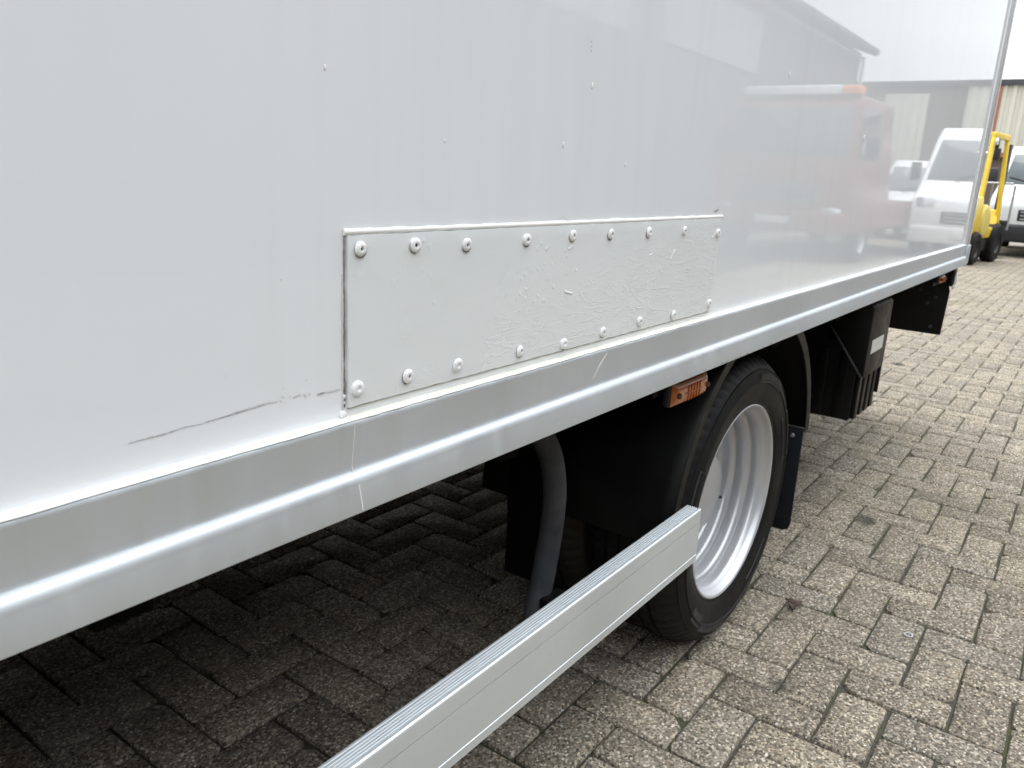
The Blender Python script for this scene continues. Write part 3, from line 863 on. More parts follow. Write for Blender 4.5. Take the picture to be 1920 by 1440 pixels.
# ---------------------------------------------------------------- side guard
def side_guard():
    yo, yi, zb, zt = 0.535, 0.5660, 0.3470, 0.4580
    pr = [(yo + 0.0012, zb), (yo, zb + 0.0012), (yo, zb + 0.0150), (yo + 0.0012, zb + 0.0156), (yo + 0.0012, zb + 0.0172), (yo, zb + 0.0178),
          (yo, zt - 0.0275), (yo + 0.0014, zt - 0.0279), (yo + 0.0014, zt - 0.0291 + 0.002), (yo, zt - 0.0262), (yo, zt - 0.0030), (yo + 0.0008, zt - 0.0009), (yo + 0.003, zt)]
    pr[7] = (yo + 0.0016, zt - 0.0276); pr[8] = (yo + 0.0016, zt - 0.0264)
    # ribs across the top, parted by narrow grooves
    for y, g_ in ((0.5432, 0.0016), (0.5472, 0.0013), (0.5513, 0.0013), (0.5556, 0.0016), (0.5604, 0.0013)):
        pr += [(y - g_ / 2 - 0.0005, zt), (y - g_ / 2, zt - 0.0005), (y - g_ / 2 + 0.0001, zt - 0.0022), (y + g_ / 2 - 0.0001, zt - 0.0022), (y + g_ / 2, zt - 0.0005), (y + g_ / 2 + 0.0005, zt)]
    pr += [(yi - 0.0012, zt - 0.0002), (yi, zt - 0.002), (yi, zb)]
    mb = MB(); mb.extrude(pr, -2.0, 1.386)
    mb.v = [(x, y, z + (x - 1.386) * (0.0072 if z > 0.40 else 0.0020)) for x, y, z in mb.v]   # hangs a hair lower at the front
    part(mb, 'side_guard', 'guard_aluminium', smooth=20)
    g2 = MB()
    for x in (-1.0, 1.02):
        # bent support arm behind the guard
        pts = [(x - 0.055, 0.70, 0.745), (x - 0.030, 0.672, 0.70), (x + 0.002, 0.655, 0.640), (x + 0.018, 0.650, 0.575), (x + 0.017, 0.650, 0.51), (x + 0.006, 0.650, 0.445), (x - 0.010, 0.648, 0.390), (x - 0.026, 0.644, 0.345)]
        # smooth it
        sm = []
        for i in range(len(pts) - 1):
            p0, p1, p2, p3 = (Vector(pts[max(i - 1, 0)]), Vector(pts[i]), Vector(pts[i + 1]), Vector(pts[min(i + 2, len(pts) - 1)]))
            for q in range(4):
                t = q / 4
                sm.append(0.5 * ((2 * p1) + (p2 - p0) * t + (2 * p0 - 5 * p1 + 4 * p2 - p3) * t * t + (3 * p1 - p0 - 3 * p2 + p3) * t ** 3))
        sm.append(Vector(pts[-1]))
        a = MB(); a.tube(sm, [0.0195] * (len(sm) - 5) + [0.020, 0.0205, 0.021, 0.0205, 0.0195], 16)
        part(a, 'guard_bracket', 'bracket_grey', smooth=50)
        part(MB().box(x - 0.03, x + 0.02, 0.5665, 0.635, 0.365, 0.40), 'guard_mount', 'steel_black', bevel=0.003)
side_guard()
part(MB().box(-2.0, 1.386, 3.03, 3.06, 0.35, 0.46).box(-2.0, 1.386, 3.03, 3.06, 0.56, 0.66), 'side_guard', 'guard_aluminium', bevel=0.003)  # far-side guard, out of view, added to block light from there

# ---------------------------------------------------------------- wheels
WZ = 0.340
WX = 1.748               # axle position
def make_wheel(parent, loc):
    w = empty('wheel', loc, 0, parent)
    # y here is measured from the rim flange plane; outwards is -y
    Rt = 0.341
    side = [(0.226, 0.010), (0.231, -0.001), (0.236, -0.004), (0.241, -0.0045), (0.244, -0.0070), (0.250, -0.0095), (0.268, -0.0140), (0.2865, -0.0160), (0.2875, -0.0185), (0.290, -0.0185), (0.291, -0.0160),
            (0.300, -0.0138), (0.3085, -0.0095), (0.3090, -0.0112), (0.3112, -0.0108), (0.3118, -0.0072), (0.3195, -0.0005)]
    tread = [(0.3262, 0.0070), (0.3325, 0.0160), (0.3375, 0.0280)]
    for gy in (0.048, 0.080, 0.112, 0.144):
        tread += [(Rt - 0.0008, gy - 0.0045), (Rt - 0.009, gy - 0.003), (Rt - 0.009, gy + 0.003), (Rt - 0.0008, gy + 0.0045)]
    tread += [(0.3375, 0.164), (0.3325, 0.176), (0.3262, 0.185)]
    far = [(r, 0.192 - y) for r, y in side][::-1]
    prof = [(r_ if r_ < 0.236 else 0.236 + (r_ - 0.236) * 1.10, y) for r_, y in side + tread + far]
    ns, nt_ = len(side), len(tread)
    N = 288
    def rf(j, k, r):
        if ns - 1 <= j < ns + 3 or ns + nt_ - 3 <= j < ns + nt_ + 1:
            if k % 4 == 0: return r - (0.0045 if j != ns - 1 else 0.002)
        elif ns <= j < ns + nt_ and (k + j) % 6 == 0: return r - 0.004
        return r
    mb = MB(); mb.lathe(prof, N, rfun=rf)
    # raised features moulded on the sidewall: framed panel, ribs, patches
    mk = MB()
    def arc(r0, r1, a0, a1, y, n=10):
        vs_ = []; nn = n
        r0, r1 = 0.236 + (r0 - 0.236) * 1.10, 0.236 + (r1 - 0.236) * 1.10
        for i in range(nn + 1):
            a = R(a0 + (a1 - a0) * i / nn)
            for r_ in (r0, r1):
                vs_.append((r_ * math.cos(a), y, r_ * math.sin(a)))
            for r_ in (r1, r0):
                vs_.append((r_ * math.cos(a), y + 0.006, r_ * math.sin(a)))
        fs = []
        for i in range(nn):
            for k in range(4):
                fs.append((4 * i + k, 4 * i + (k + 1) % 4, 4 * i + 4 + (k + 1) % 4, 4 * i + 4 + k))
        fs += [(0, 1, 2, 3), tuple(range(4 * nn, 4 * nn + 4))]
        mk.add(vs_, fs)
    for base in (8, 150, 296):
        arc(0.268, 0.2695, base, base + 26, -0.0162, 14); arc(0.300, 0.3015, base, base + 26, -0.0162, 14)
        arc(0.268, 0.3015, base - 0.3, base, -0.0162, 1); arc(0.268, 0.3015, base + 26, base + 26.3, -0.0162, 1)
    for a in range(0, 34):
        arc(0.2835, 0.302, 236 + a * 0.9, 236.42 + a * 0.9, -0.0182, 1)
        arc(0.2835, 0.302, 56 + a * 0.9, 56.42 + a * 0.9, -0.0182, 1)
    for a in range(7):
        arc(0.270 + 0.003 * (a % 2), 0.298, 222 + a * 1.9, 223.1 + a * 1.9, -0.0168, 2)
    # the tyre stands flat on the ground
    mb.v = [(x, y + (0.010 * max(0, (-z - 0.30)) / 0.04 if False else 0), max(z, -WZ + 0.0015)) for x, y, z in mb.v]
    t = mb.build('tyre', 'tyre_rubber', w, smooth=28)
    mk.build('sidewall_marking', 'rubber_dusty', w)['kind'] = 'stuff'
    rim = MB()
    rp = [(0.2270, 0.016), (0.2310, 0.004), (0.2345, 0.0), (0.2345, -0.003), (0.2320, -0.0045), (0.2290, -0.003), (0.2262, 0.002), (0.2235, 0.010), (0.2205, 0.0145), (0.2150, 0.020), (0.2135, 0.026), (0.2128, 0.046),
          (0.2140, 0.0480), (0.2140, 0.0500), (0.2070, 0.054), (0.2020, 0.060), (0.2003, 0.066), (0.1992, 0.088), (0.2005, 0.0905), (0.2005, 0.093), (0.1920, 0.098), (0.1875, 0.104), (0.1862, 0.111), (0.1850, 0.128), (0.1830, 0.135), (0.1775, 0.141), (0.168, 0.1435),
          (0.158, 0.1420), (0.146, 0.1380), (0.132, 0.1340), (0.112, 0.1325), (0.100, 0.1340), (0.096, 0.1350), (0.092, 0.128), (0.090, 0.085), (0.082, 0.078), (0.05, 0.076), (0.0005, 0.075)]
    rp = [(r_, y if y < 0.02 else 0.02 + (y - 0.02) * 0.80) for r_, y in rp]
    rim.lathe(rp, 120)
    # back side, closes the drum
    rim.lathe([(0.2270, 0.016), (0.224, 0.09), (0.2270, 0.17)], 64)
    r_o = rim.build('rim', 'rim_silver', w, smooth=42)
    for k in range(6):
        a = R(60 * k + 12)
        hb = MB(); hb.lathe([(0.0005, -0.020), (0.009, -0.020), (0.011, -0.017), (0.0125, 0.0)], 6)
        hb.build('lug_nut', 'rim_silver', r_o, loc=(0.122 * math.cos(a), 0.1105, 0.122 * math.sin(a)), smooth=30)
        a = R(60 * k + 42)
        hh = MB(); hh.lathe([(0.0185, -0.0012), (0.0165, 0.0005), (0.0155, 0.002), (0.0005, 0.002)], 20)
        o = hh.build('hand_hole', 'dark_hole', r_o, loc=(0.158 * math.cos(a), 0.1165, 0.158 * math.sin(a)), smooth=60)
        o.scale = (1, 1, 1)
    vst = MB(); vst.tube([(0, 0, 0), (0, -0.03, 0.004), (0, -0.045, 0.004)], [0.0045, 0.004, 0.0035], 10)
    vst.build('valve_stem', 'dark_hole', r_o, loc=(0.094, 0.112, -0.043), smooth=50)
    return w
WY = 0.598
w1 = make_wheel(truck, (WX - OX, WY - OY, WZ))
w2 = copy_tree(w1, truck); w2.location = (WX - OX, WY + 0.222 + 0.196 - OY, WZ); w2.rotation_euler = (0, 0, math.pi)
w3 = copy_tree(w1, truck); w3.location = (WX - OX, 3.6 - WY - OY, WZ); w3.rotation_euler = (0, 0, math.pi)
for y_, rz_ in ((WY + 0.03, 0), (3.6 - WY - 0.03, math.pi)):
    wf = copy_tree(w1, truck); wf.location = (-3.9 - OX, y_ - OY, WZ); wf.rotation_euler = (0, 0, rz_)  # front wheels out of view, added with the cab to block light
cabm = MB(); cabm.extrude([(-5.2, 0.45), (-5.25, 1.0), (-5.2, 1.35), (-4.85, 2.30), (-4.6, 2.42), (-3.35, 2.42), (-3.35, 0.45)], 0.72, 2.88, axis='y')
part(cabm, 'cab', 'van_white', bevel=0.06, bseg=3)  # cab out of view, added to block light coming from ahead
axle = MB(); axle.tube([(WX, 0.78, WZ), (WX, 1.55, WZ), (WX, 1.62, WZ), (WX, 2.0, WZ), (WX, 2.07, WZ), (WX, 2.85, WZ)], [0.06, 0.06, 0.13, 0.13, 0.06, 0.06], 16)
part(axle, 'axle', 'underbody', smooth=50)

# ---------------------------------------------------------------- mudguard, flap
def mudguard():
    a0, a1, n = 8, 178, 50
    Rg, y0, y1 = 0.447, 0.590, 1.06
    sec = [(Rg - 0.030, y0 + 0.001), (Rg - 0.031, y0 + 0.004), (Rg - 0.003, y0 + 0.0045), (Rg - 0.003, y1), (Rg + 0.002, y1), (Rg + 0.002, y0 + 0.03), (Rg + 0.0005, y0 + 0.006), (Rg - 0.004, y0)]
    mb = MB(); m = len(sec); vs_ = []
    for i in range(n + 1):
        a = R(a0 + (a1 - a0) * i / n)
        for (r_, y) in sec:
            # rear half sits a little wider than the front
            vs_.append((OX + r_ * math.cos(a) * (0.985 if math.cos(a) > 0 else 1.0), y, WZ + min(r_ * math.sin(a), 0.412)))
    fs = [(i * m + j, i * m + (j + 1) % m, (i + 1) * m + (j + 1) % m, (i + 1) * m + j) for i in range(n) for j in range(m)]
    fs += [tuple(range(m)), tuple(range(n * m, n * m + m))]
    mb.add(vs_, fs)
    part(mb, 'mudguard', 'plastic_dusty', smooth=35)
    # flap
    x0, x1 = 2.186, 2.194
    pr = [(0.585, 0.42), (0.583, 0.135), (0.588, 0.119), (0.602, 0.112), (1.02, 0.112), (1.035, 0.12), (1.04, 0.42)]
    f = part(MB().extrude(pr, x0, x1), 'mud_flap', 'flap_rubber', bevel=0.0015)
    for (y, z) in ((0.612, 0.395), (0.80, 0.395), (1.0, 0.395)):
        hb = MB(); hb.lathe([(0.0005, -0.005), (0.005, -0.0045), (0.007, 0)], 10)
        hb.build('bolt', 'steel_grey', f, loc=(x0 - OX, y - OY, z), smooth=60).rotation_euler = (0, 0, R(-90))
mudguard()

# ---------------------------------------------------------------- side marker lamps
def marker(x0, x1, y, z0, z1):
    m = empty('marker_lamp', ((x0 + x1) / 2 - OX, y - OY, (z0 + z1) / 2), 0, truck)
    L_, Hh = (x1 - x0), (z1 - z0)
    MB().box(-L_ / 2, L_ / 2, 0.006, 0.022, -Hh / 2, Hh / 2 + 0.012).build('housing', 'plastic_black', m, bevel=0.004)
    # domed lens with bevelled ends
    pr = []
    nx, nz = 24, 8; vs_ = []
    for j in range(nz + 1):
        for i in range(nx + 1):
            u, w = i / nx * 2 - 1, j / nz * 2 - 1
            d = (1 - abs(u) ** 6) * (1 - abs(w) ** 4)
            vs_.append((u * L_ * 0.485, 0.006 - 0.011 * max(0, d) ** 0.5, w * Hh * 0.47))
    q = nx + 1
    lm = MB(); lm.add(vs_, [(j * q + i, j * q + i + 1, (j + 1) * q + i + 1, (j + 1) * q + i) for j in range(nz) for i in range(nx)])
    lens = lm.build('lens', 'lens_amber', m, smooth=60)
    sc = MB(); sc.lathe([(0.0005, -0.004), (0.0042, -0.004), (0.0058, 0)], 10)
    for sx in (-1, 1): sc.build('lens_screw', 'lamp_dark', m, loc=(sx * L_ * 0.40, -0.0040, 0), smooth=50)
    ri = MB()
    for k in range(5):
        ri.box(-L_ * 0.16 + k * L_ * 0.08 - 0.0016, -L_ * 0.16 + k * L_ * 0.08 + 0.0016, -0.0068, -0.0030, -Hh * 0.32, Hh * 0.32)
    ri.box(-L_ * 0.24, L_ * 0.24, -0.0064, -0.0030, -0.0015, 0.0015)
    ri.build('lens_ribs', 'lens_amber', m, bevel=0.0006)
    return m
marker(1.286, 1.438, 0.572, 0.671, 0.715)
marker(3.955, 4.075, 0.580, 0.672, 0.705)
part(MB().box(1.26, 1.47, 0.598, 0.604, 0.69, 0.7452), 'lamp_bracket', 'steel_black', bevel=0.002)
part(MB().box(3.94, 4.09, 0.603, 0.609, 0.66, 0.7452), 'lamp_bracket', 'steel_black', bevel=0.002)

# ---------------------------------------------------------------- box behind the wheel, with the ribbed case below it
def valve_box():
    x0, x1, yo = 2.776, 3.052, 0.580
    vs_ = [(x0, yo, 0.4535), (x1, yo, 0.470), (x1, yo, 0.700), (x0, yo, 0.700),
           (x0, 0.700, 0.612), (x1, 0.700, 0.625), (x1, 0.86, 0.700), (x0, 0.86, 0.700)]
    mb = MB()
    pr = [(yo, 0.4535), (yo, 0.690), (yo + 0.012, 0.703), (0.93, 0.703), (0.93, 0.640), (0.70, 0.612)]
    mb.extrude(pr, x0, x1)
    o = part(mb, 'equipment_box', 'plastic_dusty', bevel=0.006, bseg=3)
    # sticker on the outer face
    st = MB(); st.box(2.826, 2.986, yo - 0.0008, yo + 0.0002, 0.531, 0.578)
    s_ = st.build('sticker', 'sticker_white', o, off=OFF)
    part(MB().bar((x0 - 0.003, 0.584, 0.4565), (x0 - 0.003, 0.702, 0.612), 0.007, 0.007), 'edge_strip', 'bracket_grey', bevel=0.002)
    # ribbed case
    mb = MB()
    xa, xb, ya, yb, za, zb = 2.852, 3.115, 0.622, 0.90, 0.283, 0.56
    mb.box(xa, xb, ya, yb, za, zb)
    for k in range(4):
        xc = xa + 0.018 + k * 0.072
        mb.box(xc, xc + 0.040, ya - 0.014, ya - 0.0005, za + 0.004, zb - 0.03)
    for k in range(4):
        yc = ya + 0.02 + k * 0.07
        mb.box(xa - 0.012, xa - 0.0005, yc, yc + 0.036, za + 0.004, zb - 0.03)
    part(mb, 'ribbed_case', 'plastic_dusty', bevel=0.003)
    part(MB().box(3.135, 3.150, 0.600, 0.90, 0.335, 0.60), 'case_plate', 'steel_black', bevel=0.002)
    part(MB().box(2.79, 3.05, 0.72, 0.94, 0.56, 0.745), 'box_hanger', 'steel_black')
valve_box()

# ---------------------------------------------------------------- rear bumper plate and tail-lift bracket
def rear_gear():
    pr = [(0.583, 0.404), (0.577, 0.612), (0.586, 0.640), (0.586, 0.70), (0.64, 0.7452), (2.96, 0.7452), (3.0, 0.70), (3.01, 0.404)]
    o = part(MB().extrude(pr, 4.245, 4.268), 'rear_plate', 'steel_black', bevel=0.003)
    for (y, z) in ((0.63, 0.44), (0.66, 0.55), (0.70, 0.61), (0.63, 0.58)):
        hb = MB(); hb.lathe([(0.0005, -0.006), (0.008, -0.005), (0.010, 0)], 6)
        b_ = hb.build('bolt', 'bracket_grey', o, loc=(4.2445 - OX, y - OY, z), smooth=40); b_.rotation_euler = (0, 0, R(-90))
    part(MB().box(4.17, 4.244, 0.590, 0.70, 0.655, 0.7452).box(4.205, 4.285, 0.566, 0.589, 0.640, 0.725), 'tail_bracket', 'steel_black', bevel=0.004)
    part(MB().box(4.20, 4.262, 0.5605, 0.5655, 0.630, 0.648).box(4.232, 4.285, 0.5605, 0.5655, 0.6485, 0.692), 'worn_edge', 'scuff_light', bevel=0.002)
rear_gear()

# ---------------------------------------------------------------- frame and added light-blocking masses under the floor
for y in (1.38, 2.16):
    part(MB().box(X_FRONT + 0.1, 4.2, y, y + 0.07, 0.40, 0.72), 'frame_rail', 'underbody')  # made deeper to keep light off the bricks beneath
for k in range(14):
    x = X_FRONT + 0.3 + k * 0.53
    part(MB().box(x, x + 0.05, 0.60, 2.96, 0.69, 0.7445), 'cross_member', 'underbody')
part(MB().box(-1.9, 1.25, 1.86, 2.88, 0.18, 0.69), 'light_block_mid', 'underbody', bevel=0.03)  # unseen mass, added to stop far-side light reaching the ground
part(MB().box(2.45, 4.1, 1.10, 2.9, 0.36, 0.69), 'light_block_rear', 'underbody', bevel=0.03)  # plain mass toward the tail, added against far-side light
part(MB().box(1.30, 1.306, 0.83, 0.93, 0.22, 0.72), 'shade_panel', 'underbody')  # black sheet added for the deep shade before the inner tyre
part(MB().box(1.20, 2.42, 1.46, 2.15, 0.30, 0.60), 'light_block_axle', 'underbody', bevel=0.03)  # plain mass round the axle, added to block light underneath

# ------------------------------------------------------------------ small things on the ground
def leaf():
    o = MB(); r6 = random.Random(5)
    for (dx, dy, L_, a, cu) in [(0, 0, 0.05, 0.35, 0.010), (0.02, -0.006, 0.035, -0.5, 0.006), (0.012, 0.01, 0.03, 1.3, 0.012)]:
        vs_ = []; n = 8
        for i in range(n + 1):
            u = i / n; w = 0.009 * math.sin(math.pi * u) ** 0.8 * (0.7 + 0.5 * r6.random())
            for s_ in (-1, 0, 1):
                px, py = (u - 0.5) * L_, s_ * w
                vs_.append((dx + px * math.cos(a) - py * math.sin(a), dy + px * math.sin(a) + py * math.cos(a), 0.002 + cu * u * (1 - u) * 2 + 0.004 * abs(s_)))
        o.add(vs_, [(3 * i + k, 3 * i + k + 1, 3 * i + k + 4, 3 * i + k + 3) for i in range(n) for k in (0, 1)])
    ob = o.build('dead_leaf', 'leaf_brown', None, loc=(1.985, 0.490, 0.0008), smooth=70)
    tag(ob, 'curled brown dead leaf on the bricks behind the rear tyre', 'leaf')
leaf()
wa = MB(); wa.lathe([(0.0075, 0.0), (0.0075, 0.0018), (0.011, 0.0018), (0.011, 0.0)], 24, closed=True, axis='z')
tag(wa.build('metal_washer', 'steel_grey', None, loc=(2.0466, 0.2218, 0.0009), smooth=30), 'small metal ring lying on a brick joint near the bottom edge', 'washer')

# ------------------------------------------------------------------ forklift beyond the tail of the truck
def forklift():
    f = empty('forklift', (16.16, 2.30, 0), R(-8))
    tag(f, 'yellow forklift with black overhead cage standing beyond the truck tail', 'forklift')
    # counterweight, rounded
    cw = MB()
    pr = [(-1.12, 0.42), (-1.18, 0.62), (-1.16, 0.95), (-1.06, 1.10), (-0.55, 1.12), (-0.50, 0.95), (-0.50, 0.42)]
    cw.extrude(pr, -0.52, 0.52, axis='y')
    cw.build('counterweight', 'forklift_yellow', f, bevel=0.05, bseg=3)
    bd = MB(); bd.extrude([(-0.49, 0.42), (-0.49, 0.98), (-0.10, 0.98), (0.02, 0.62), (0.46, 0.60), (0.58, 0.90), (0.70, 0.90), (0.70, 0.42)], -0.49, 0.49, axis='y')
    bd.build('body', 'forklift_yellow', f, bevel=0.03)
    MB().lathe([(0.0005, -0.022), (0.20, -0.02), (0.26, -0.012), (0.275, 0.02)], 28, c=(-0.22, -0.50, 0.70)).build('side_cover', 'forklift_pale', f, smooth=60)
    MB().box(-1.05, 0.72, -0.46, 0.46, 0.20, 0.418).build('chassis', 'trim_black', f, bevel=0.02)
    MB().box(-0.45, 0.0, -0.26, 0.26, 0.99, 1.12).box(-0.50, -0.38, -0.24, 0.24, 1.12, 1.58).build('seat', 'trim_black', f, bevel=0.04)
    sw = MB(); sw.tube([(0.60, 0, 0.90), (0.42, 0, 1.22)], 0.03, 8)
    sw.lathe([(0.15, 0.0), (0.165, 0.012), (0.18, 0.0), (0.165, -0.012)], 20, closed=True, axis='z', c=(0.42, 0, 1.23))
    sw.build('steering_wheel', 'trim_black', f, smooth=50)
    for s_ in (-1, 1):
        rp = MB(); rp.bar((-0.58, s_ * 0.47, 1.02), (-0.46, s_ * 0.45, 2.06), 0.065, 0.09); rp.build('rear_pillar', 'forklift_yellow', f, bevel=0.015)
        fp = MB(); fp.bar((0.62, s_ * 0.48, 0.60), (0.34, s_ * 0.45, 2.06), 0.062, 0.085); fp.build('front_pillar', 'forklift_yellow', f, bevel=0.015)
        tp = MB(); tp.bar((-0.50, s_ * 0.45, 2.09), (0.38, s_ * 0.45, 2.09), 0.08, 0.09); tp.build('roof_rail', 'forklift_yellow', f, bevel=0.015)
        MB().lathe([(0.0005, -0.03), (0.05, -0.028), (0.06, 0.0)], 14, axis='y', c=(-0.53, s_ * 0.47 - 0.05, 1.98)).build('work_lamp', 'lamp_clear', f, smooth=50)
    MB().box(0.20, 0.32, -0.40, -0.22, 1.72, 1.92).box(0.24, 0.30, -0.36, -0.28, 1.92, 2.07).build('front_lamp', 'trim_black', f, bevel=0.02)
    MB().box(-0.56, -0.46, -0.40, 0.40, 1.14, 1.19).box(0.30, 0.52, 0.10, 0.42, 0.92, 1.30).build('dashboard', 'trim_black', f, bevel=0.02)
    for k in range(6):
        MB().box(-0.44 + k * 0.15, -0.40 + k * 0.15, -0.405, 0.405, 2.075, 2.105).build('roof_bar', 'trim_black', f)
    def wheel(x, y, r, w_):
        we = empty('wheel', (x, y, r), 0, f)
        MB().lathe([(r * 0.55, -w_ / 2), (r * 0.9, -w_ / 2), (r, -w_ * 0.36), (r, w_ * 0.36), (r * 0.9, w_ / 2), (r * 0.55, w_ / 2)], 30).build('tyre', 'tyre_rubber', we, smooth=35)
        MB().lathe([(r * 0.56, -w_ * 0.46), (r * 0.48, -w_ * 0.30), (r * 0.2, -w_ * 0.26), (0.0005, -w_ * 0.3)], 24).lathe([(r * 0.56, w_ * 0.46), (r * 0.4, w_ * 0.3), (0.0005, w_ * 0.3)], 24).build('rim', 'trim_black', we, smooth=40)
    for s_ in (-1, 1):
        wheel(-0.74, s_ * 0.50, 0.27, 0.19); wheel(0.58, s_ * 0.45, 0.335, 0.22)
        ms = MB(); ms.box(0.86, 0.97, s_ * 0.36 - 0.04, s_ * 0.36 + 0.04, 0.10, 2.02); ms.build('mast_rail', 'trim_black', f, bevel=0.01)
        fk = MB(); fk.box(1.10, 1.15, s_ * 0.28 - 0.06, s_ * 0.28 + 0.06, 0.06, 0.62).box(1.10, 2.15, s_ * 0.28 - 0.06, s_ * 0.28 + 0.06, 0.05, 0.09); fk.build('fork', 'trim_black', f)
    MB().box(0.98, 1.09, -0.52, 0.52, 0.30, 0.40).box(0.98, 1.09, -0.52, 0.52, 0.62, 0.72).build('carriage', 'trim_black', f, bevel=0.008)
    lb = MB()
    lb.tube([(1.06, -0.54, 0.55), (1.06, -0.54, 1.32), (1.06, -0.50, 1.36), (1.06, 0.50, 1.36), (1.06, 0.54, 1.32), (1.06, 0.54, 0.55)], 0.02, 8)
    for k in range(5): lb.tube([(1.06, -0.36 + k * 0.18, 0.72), (1.06, -0.36 + k * 0.18, 1.36)], 0.012, 6)
    lb.build('load_backrest', 'steel_grey', f, smooth=50)
    MB().box(0.98, 1.05, -0.20, 0.20, 0.75, 0.98).build('mast_cylinder_block', 'trim_black', f, bevel=0.02)
forklift()

# ------------------------------------------------------------------ other vehicles in the yard (facing -x)
def vehicle(name, label, cat, loc, prof, w, glass, body, lamps, grille, bumper, rz=0.0, mirrors=True, group=None, extra=None):
    v = empty(name, loc, rz)
    tag(v, label, cat, group)
    zt = max(z for x, z in prof)
    def half(z): return w / 2 - max(0, z - 1.05) * 0.11
    n = len(prof); mb = MB()
    vs_ = [(x, -half(z), z) for x, z in prof] + [(x, half(z), z) for x, z in prof]
    mb.add(vs_, [(i, (i + 1) % n, n + (i + 1) % n, n + i) for i in range(n)] + [tuple(range(n))[::-1], tuple(range(n, 2 * n))])
    mb.build('body', body, v, bevel=0.05, bseg=3)
    # windscreen between the two profile points given, standing a little proud
    (x0, z0), (x1, z1) = glass
    nn = Vector((-(z1 - z0), 0, (x1 - x0))).normalized() * 0.012
    gm = MB(); q = []
    for u in (0.05, 0.95):
        x, z = x0 + (x1 - x0) * u, z0 + (z1 - z0) * u
        for s_ in (-1, 1): q.append(Vector((x, s_ * (half(z) - 0.09), z)))
    q = [q[0], q[1], q[3], q[2]]
    qq = [p + nn for p in q] + [p - nn for p in q]
    gm.add(qq, [(0, 1, 2, 3), (7, 6, 5, 4), (0, 4, 5, 1), (1, 5, 6, 2), (2, 6, 7, 3), (3, 7, 4, 0)])
    gm.build('windscreen', 'glass_green', v, bevel=0.004)
    wp = MB()
    for s_ in (-0.55, 0.15):
        wp.bar(q[0] + nn * 1.7 + Vector((0, w / 2 + s_, 0.0)), q[0] + nn * 1.7 + Vector(((x1 - x0) * 0.18, w / 2 + s_ + 0.5, (z1 - z0) * 0.18)), 0.02)
    wp.build('wiper', 'trim_black', v)
    for s_ in (-1, 1):
        # side window
        xa = x1 + 0.06; sz = MB()
        wz0, wz1 = z0 + 0.05, z1 - 0.03
        p = [(x0 + 0.28, wz0), (x1 + 0.95, wz0), (x1 + 0.95, wz1), (x1 + 0.10, wz1)]
        a = [Vector((x, s_ * (half(z) + 0.006), z)) for x, z in p]; b = [Vector((x, s_ * (half(z) - 0.02), z)) for x, z in p]
        sz.add(a + b, [(0, 1, 2, 3), (7, 6, 5, 4), (0, 4, 5, 1), (1, 5, 6, 2), (2, 6, 7, 3), (3, 7, 4, 0)])
        sz.build('side_window', 'glass_dark', v)
        lx, ly, lz, lw, lh = lamps
        MB().box(lx - 0.02, lx + 0.16, s_ * ly - lw / 2, s_ * ly + lw / 2, lz - lh / 2, lz + lh / 2).build('headlight', 'lamp_clear', v, bevel=0.03)
        if mirrors:
            mr = MB(); mr.box(x0 + 0.22, x0 + 0.34, s_ * (half(z0) + 0.14) - 0.09, s_ * (half(z0) + 0.14) + 0.09, z0 + 0.02, z0 + 0.34); mr.build('mirror', 'trim_black', v, bevel=0.03)
        xs = sorted(x for x, z in prof); xb = xs[-1]
        for xw in (0.95, xb - 1.0):
            we = empty('wheel', (xw, s_ * (w / 2 - 0.13), 0.34), 0, v)
            MB().lathe([(0.2, -0.11), (0.31, -0.11), (0.34, -0.08), (0.34, 0.08), (0.31, 0.11), (0.2, 0.11)], 28).build('tyre', 'tyre_rubber', we, smooth=35)
            MB().lathe([(0.205, -0.10), (0.17, -0.06), (0.0005, -0.07)], 20).lathe([(0.205, 0.10), (0.17, 0.06), (0.0005, 0.07)], 20).build('rim', 'steel_grey', we, smooth=40)
    gx, gz, gw, gh = grille
    g = MB(); g.box(gx - 0.02, gx + 0.12, -gw / 2, gw / 2, gz - gh / 2, gz + gh / 2)
    go = g.build('grille', 'trim_black', v, bevel=0.02)
    bar = MB()
    for k in range(3): bar.box(gx - 0.032, gx - 0.019, -gw / 2 + 0.05, gw / 2 - 0.05, gz - gh * 0.3 + k * gh * 0.3 - 0.012, gz - gh * 0.3 + k * gh * 0.3 + 0.012)
    bar.build('grille_bars', 'steel_grey', go)
    MB().box(gx - 0.085, gx - 0.066, -0.26, 0.26, bumper[1] - 0.055, bumper[1] + 0.055).build('number_plate', 'sticker_white', v, bevel=0.004)
    bx, bz, bh, bmat = bumper
    MB().box(bx - 0.06, bx + 0.25, -w / 2 + 0.02, w / 2 - 0.02, bz - bh / 2, bz + bh / 2).build('bumper', bmat, v, bevel=0.05, bseg=3)
    if extra: extra(v, half)
    return v
van_prof = [(0.06, 0.30), (0.0, 0.55), (0.02, 0.85), (0.10, 1.02), (0.62, 1.32), (1.30, 2.12), (1.62, 2.32), (5.4, 2.38), (5.5, 2.2), (5.5, 0.35)]
low_prof = [(0.05, 0.28), (0.0, 0.50), (0.03, 0.78), (0.12, 0.92), (0.75, 1.12), (1.45, 1.78), (1.75, 1.93), (4.6, 1.95), (4.7, 1.8), (4.72, 0.32)]
cab_prof = [(0.0, 0.45), (0.0, 1.25), (0.06, 1.50), (0.30, 2.28), (0.45, 2.42), (2.0, 2.42), (2.05, 2.3), (2.05, 0.95), (6.2, 0.95), (6.2, 0.55)]
